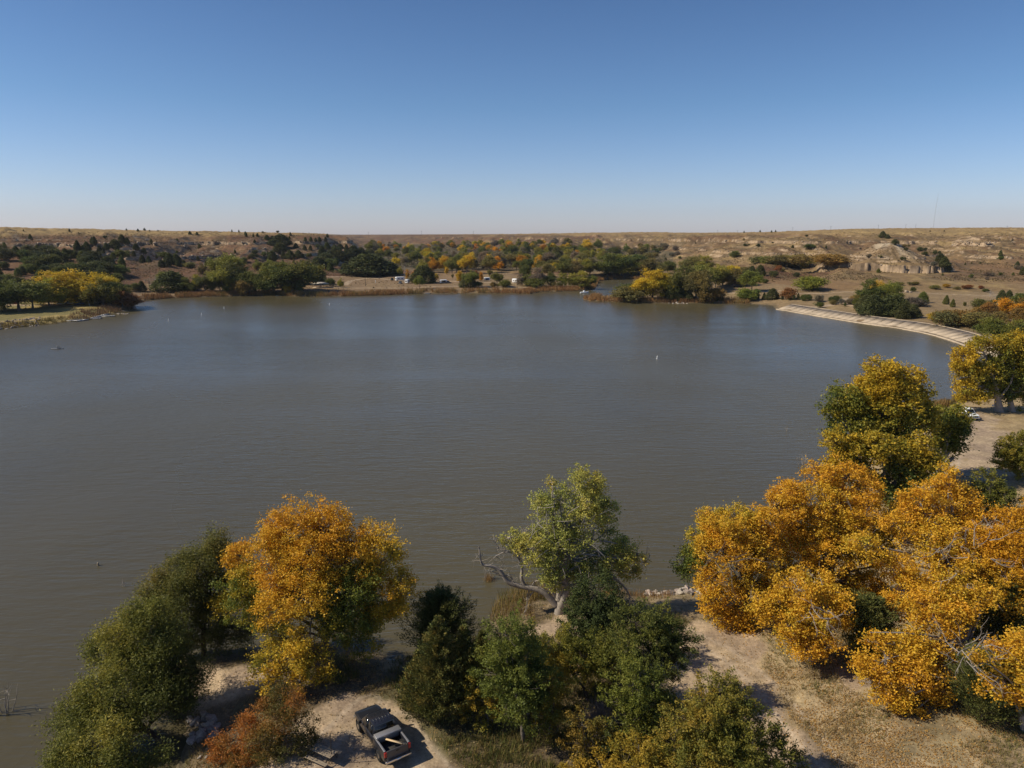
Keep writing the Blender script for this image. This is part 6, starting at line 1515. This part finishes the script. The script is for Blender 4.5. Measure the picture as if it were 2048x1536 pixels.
trailer("dark sided trailer with a white front, in front of the orange campground trees", 887, 567, 5.2, 2.5, 2.8, 0.2, M_WHITEP, M_DARKM)
trailer("white motorhome at the right end of the campground under tall trees", 1031, 566, 4.5, 2.6, 3.1, -0.6, M_WHITEP, cat="motorhome")
trailer("short white camper behind the reeds in the middle of the campground", 974, 562, 4.5, 2.4, 2.7, 0.1, M_WHITEP, M_BLUE)
def car(label, px, py, rz, mat, h=1.5):
    g = put(px, py); t = empty("parked_car", g, rz); tag(t, label, "car")
    b = Buf(); c4 = lambda w_, a_, z_: [(-w_, a_), (w_, a_), (w_, z_), (-w_, z_)]
    loft(b, [(-2.2, c4(.8, .4, .8)), (-1.9, c4(.9, .35, .95)), (1.3, c4(.9, .35, .95)), (2.2, c4(.82, .4, .75))]); part("body", b, mat, t, .05)
    b = Buf(); loft(b, [(-1.8, c4(.78, .94, .96)), (-1.3, c4(.70, .94, h)), (.4, c4(.70, .94, h)), (1.1, c4(.78, .94, .96))]); part("windows", b, M_GLASS, t, .03)
    b = Buf(); bx(b, -1.25, .35, -.66, .66, h, h + .05); part("roof", b, mat, t, .02)
    for x_ in (-1.35, 1.4):
        for s_ in (-1, 1):
            b = Buf(); tube(b, [(x_, s_ * .7, .34), (x_, s_ * .92, .34)], [.34, .34], 14); part("wheel", b, M_TYRE, t, smooth=True)
car("dark vehicle left of the large white camper", 784, 561, 1.9, M_BLACKP, 1.8)
car("black vehicle behind the short trailer tow of the dark sided trailer", 897, 567, 0.2, M_BLACKP, 1.8)
car("dark vehicle below and left of the small white trailer", 801, 568, 1.4, M_GREYM, 1.8)
car("silver car under the golden trees on the left beach", 124, 609.5, 0.3, M_ALU)
car("white car right of the silver one under the golden beach trees", 140, 609, 0.3, M_WHITEP)
car("dark parked car near the boat ramp on the left beach", 158, 610, 1.0, M_BLUE)
def pole(label, px, py, topy, arm=1.2, mat=M_WOOD, cat="pole", nm="utility_pole", r_=.14):
    g = put(px, py); tp_ = at(px, topy, g.y); hh = max(tp_.z - g.z, 2.0)
    t = empty(nm, g); tag(t, label, cat)
    b = Buf(); tube(b, [(0, 0, -.4), (0, 0, hh)], [r_ * 1.15, r_ * .8], 8); part("shaft", b, mat, t, smooth=True)
    if arm:
        b = Buf(); bx(b, -arm, arm, -.07, .07, hh - .55, hh - .4); part("crossarm", b, mat, t)
    return t
pole("wooden utility pole with a crossarm at the foot of the left hillside", 293, 582, 559)
pole("tall pale pole behind the large white camper", 810, 553, 532, 0.5, M_GREYM)
pole("wooden pole beside the dark junipers left of the campers", 781, 549, 538, 0)
pole("thin dark pole on the campground lawn", 731, 572, 556, 0, M_DARKM)
pole("white hydrant post on the campground lawn", 751, 566, 560, .25, M_WHITEP, nm="white_post")
pole("white sign post by the juniper grove left of the campers", 750, 550, 544, .3, M_WHITEP, nm="white_post")
pole("tall white post with a bracket at the left beach boat ramp", 179, 611, 601, .4, M_WHITEP, nm="white_post", r_=.28)
for i, (px, ty, by) in enumerate([(737, 461, 470), (843, 462, 470), (947, 462, 469), (1078, 464, 468), (1150, 464, 467.5), (1435, 460, 466), (1475, 460, 466), (1585, 456, 465), (1661, 454, 463), (1756, 452, 461), (1811, 449, 458), (1831, 449, 458), (2014, 452, 458)]):
    Yd = 2300.0; g = at(px, by, Yd); g.z = zt1(g.x, g.y); hh = (by - ty) / pxm(px, by, Yd)
    t = empty("utility_pole", g); tag(t, "faint power line pole on the skyline, %s" % ["above the wooded valley's left end", "above the valley left of the campground dock", "over the middle of the valley", "left of the skyline tree cluster", "right of the skyline tree cluster", "left of the paired poles on the right", "left of the four skyline junipers", "right of the skyline junipers", "left of the butte", "just left of the radio mast's near pair", "first of the close pair by the mast", "second of the close pair by the mast", "farthest right"][i], "pole", "poles along the skyline")
    b = Buf(); tube(b, [(0, 0, -2), (0, 0, hh)], [.30, .22], 6); part("shaft", b, M_DARKM, t)
    b = Buf(); bx(b, -2.2, 2.2, -.12, .12, hh - 2.0, hh - 1.6); part("crossarm", b, M_DARKM, t)
Yd = 3200.0; g = at(1866, 458, Yd); g.z = zt1(g.x, g.y); hh = (458 - 388) / pxm(1866, 458, Yd)
t = empty("radio_mast", g); tag(t, "very tall thin radio mast far off on the right skyline", "mast")
b = Buf(); tube(b, [(0, 0, -2), (1.5, 0, hh * .5), (6, 0, hh)], [.42, .38, .22], 5); part("lattice_shaft", b, M_GREYM, t)
b = Buf(); tube(b, [(1.4, 0, hh * .62), (1.4, 0, hh * .64)], [1.0, 1.0], 6); part("antenna_drum", b, M_WHITEP, t)
for k in range(3):
    a_ = k * 2.094 + .4; b = Buf(); tube(b, [(math.cos(a_) * hh * .45, math.sin(a_) * hh * .45, -2), (3, 0, hh * .9)], [.045, .045], 3); part("guy_wire", b, M_GREYM, t)
# signs, rails and a small fence on the right
g = G(1984, 826, 1.5); g.z = zt1(g.x, g.y); t = empty("small_sign", g, .2); tag(t, "small white sign on a post in front of the twin trunked cottonwood", "sign")
b = Buf(); tube(b, [(0, 0, -.3), (.05, 0, 1.15)], [.05, .045], 8); part("post", b, M_WOOD, t)
b = Buf(); bx(b, -.26, .26, -.02, .02, 1.15, 1.5); part("panel", b, M_WHITEP, t)
g = G(1944, 822, 1.5); g.z = zt1(g.x, g.y); t = empty("log_rail", g, -.1); tag(t, "low wooden rail between the white pickup and the small white sign", "rail")
b = Buf(); tube(b, [(-1.7, 0, .45), (0, .02, .47), (1.7, 0, .45)], [.09, .09, .09], 8); part("rail", b, M_WOOD, t)
for s_ in (-1.4, 1.4):
    b = Buf(); tube(b, [(s_, 0, -.2), (s_, 0, .40)], [.08, .08], 8); part("post", b, M_WOOD, t)
g = G(1942, 972, 1.5); g.z = zt1(g.x, g.y); t = empty("metal_railing", g, -.1); tag(t, "dark metal railing beside the small green tree below the shaded road", "railing")
b = Buf(); tube(b, [(-1.6, 0, 1.0), (1.6, 0, 1.0)], [.04, .04], 6); tube(b, [(-1.6, 0, .2), (1.6, 0, .2)], [.03, .03], 6); part("rail", b, M_DARKM, t)
for k in range(9):
    b = Buf(); tube(b, [(-1.6 + .4 * k, 0, -.1), (-1.6 + .4 * k, 0, 1.0)], [.02, .02], 5); part("baluster", b, M_DARKM, t)
g = put(30, 611); t = empty("park_sign", g, .1); tag(t, "maroon park board standing among the left beach tree trunks", "sign")
b = Buf(); bx(b, -1.1, 1.1, -.08, .08, .7, 2.2); part("panel", b, M_MAROON, t)
for s_ in (-1, 1):
    b = Buf(); bx(b, s_ * 1.0 - .06, s_ * 1.0 + .06, .085, .2, -.2, 2.2); part("post", b, M_WOOD, t)
# concrete blocks by the hillside road
for px in (1812, 1820):
    g = put(px, 586); b = Buf(); bx(b, -.9, .9, -.5, .5, -.2, 1.3 if px == 1812 else .8, .05, .05)
    tag(obj("concrete_block", b.mesh("concrete_block", (M_CONC,)), loc=g), ("taller left" if px == 1812 else "lower right") + " pale concrete block beside the road behind the dam", "block", "blocks by the dam road")
# ------------------------------------------------------------------ thin air haze over the whole valley
hb = Buf(); bx(hb, -9500, 9500, -400, 9800, -6.0, 330.0)
M_HAZE = bpy.data.materials.new("haze"); M_HAZE.use_nodes = True
hn = M_HAZE.node_tree
for n_ in list(hn.nodes): hn.nodes.remove(n_)
ho = hn.nodes.new("ShaderNodeOutputMaterial"); hv = hn.nodes.new("ShaderNodeVolumePrincipled")
hv.inputs["Color"].default_value = (0.80, 0.88, 1.0, 1); hv.inputs["Density"].default_value = 0.000035; hv.inputs["Anisotropy"].default_value = 0.2
hn.links.new(hv.outputs[0], ho.inputs["Volume"])
tag(obj("haze", hb.mesh("haze", (M_HAZE,))), kind="stuff")
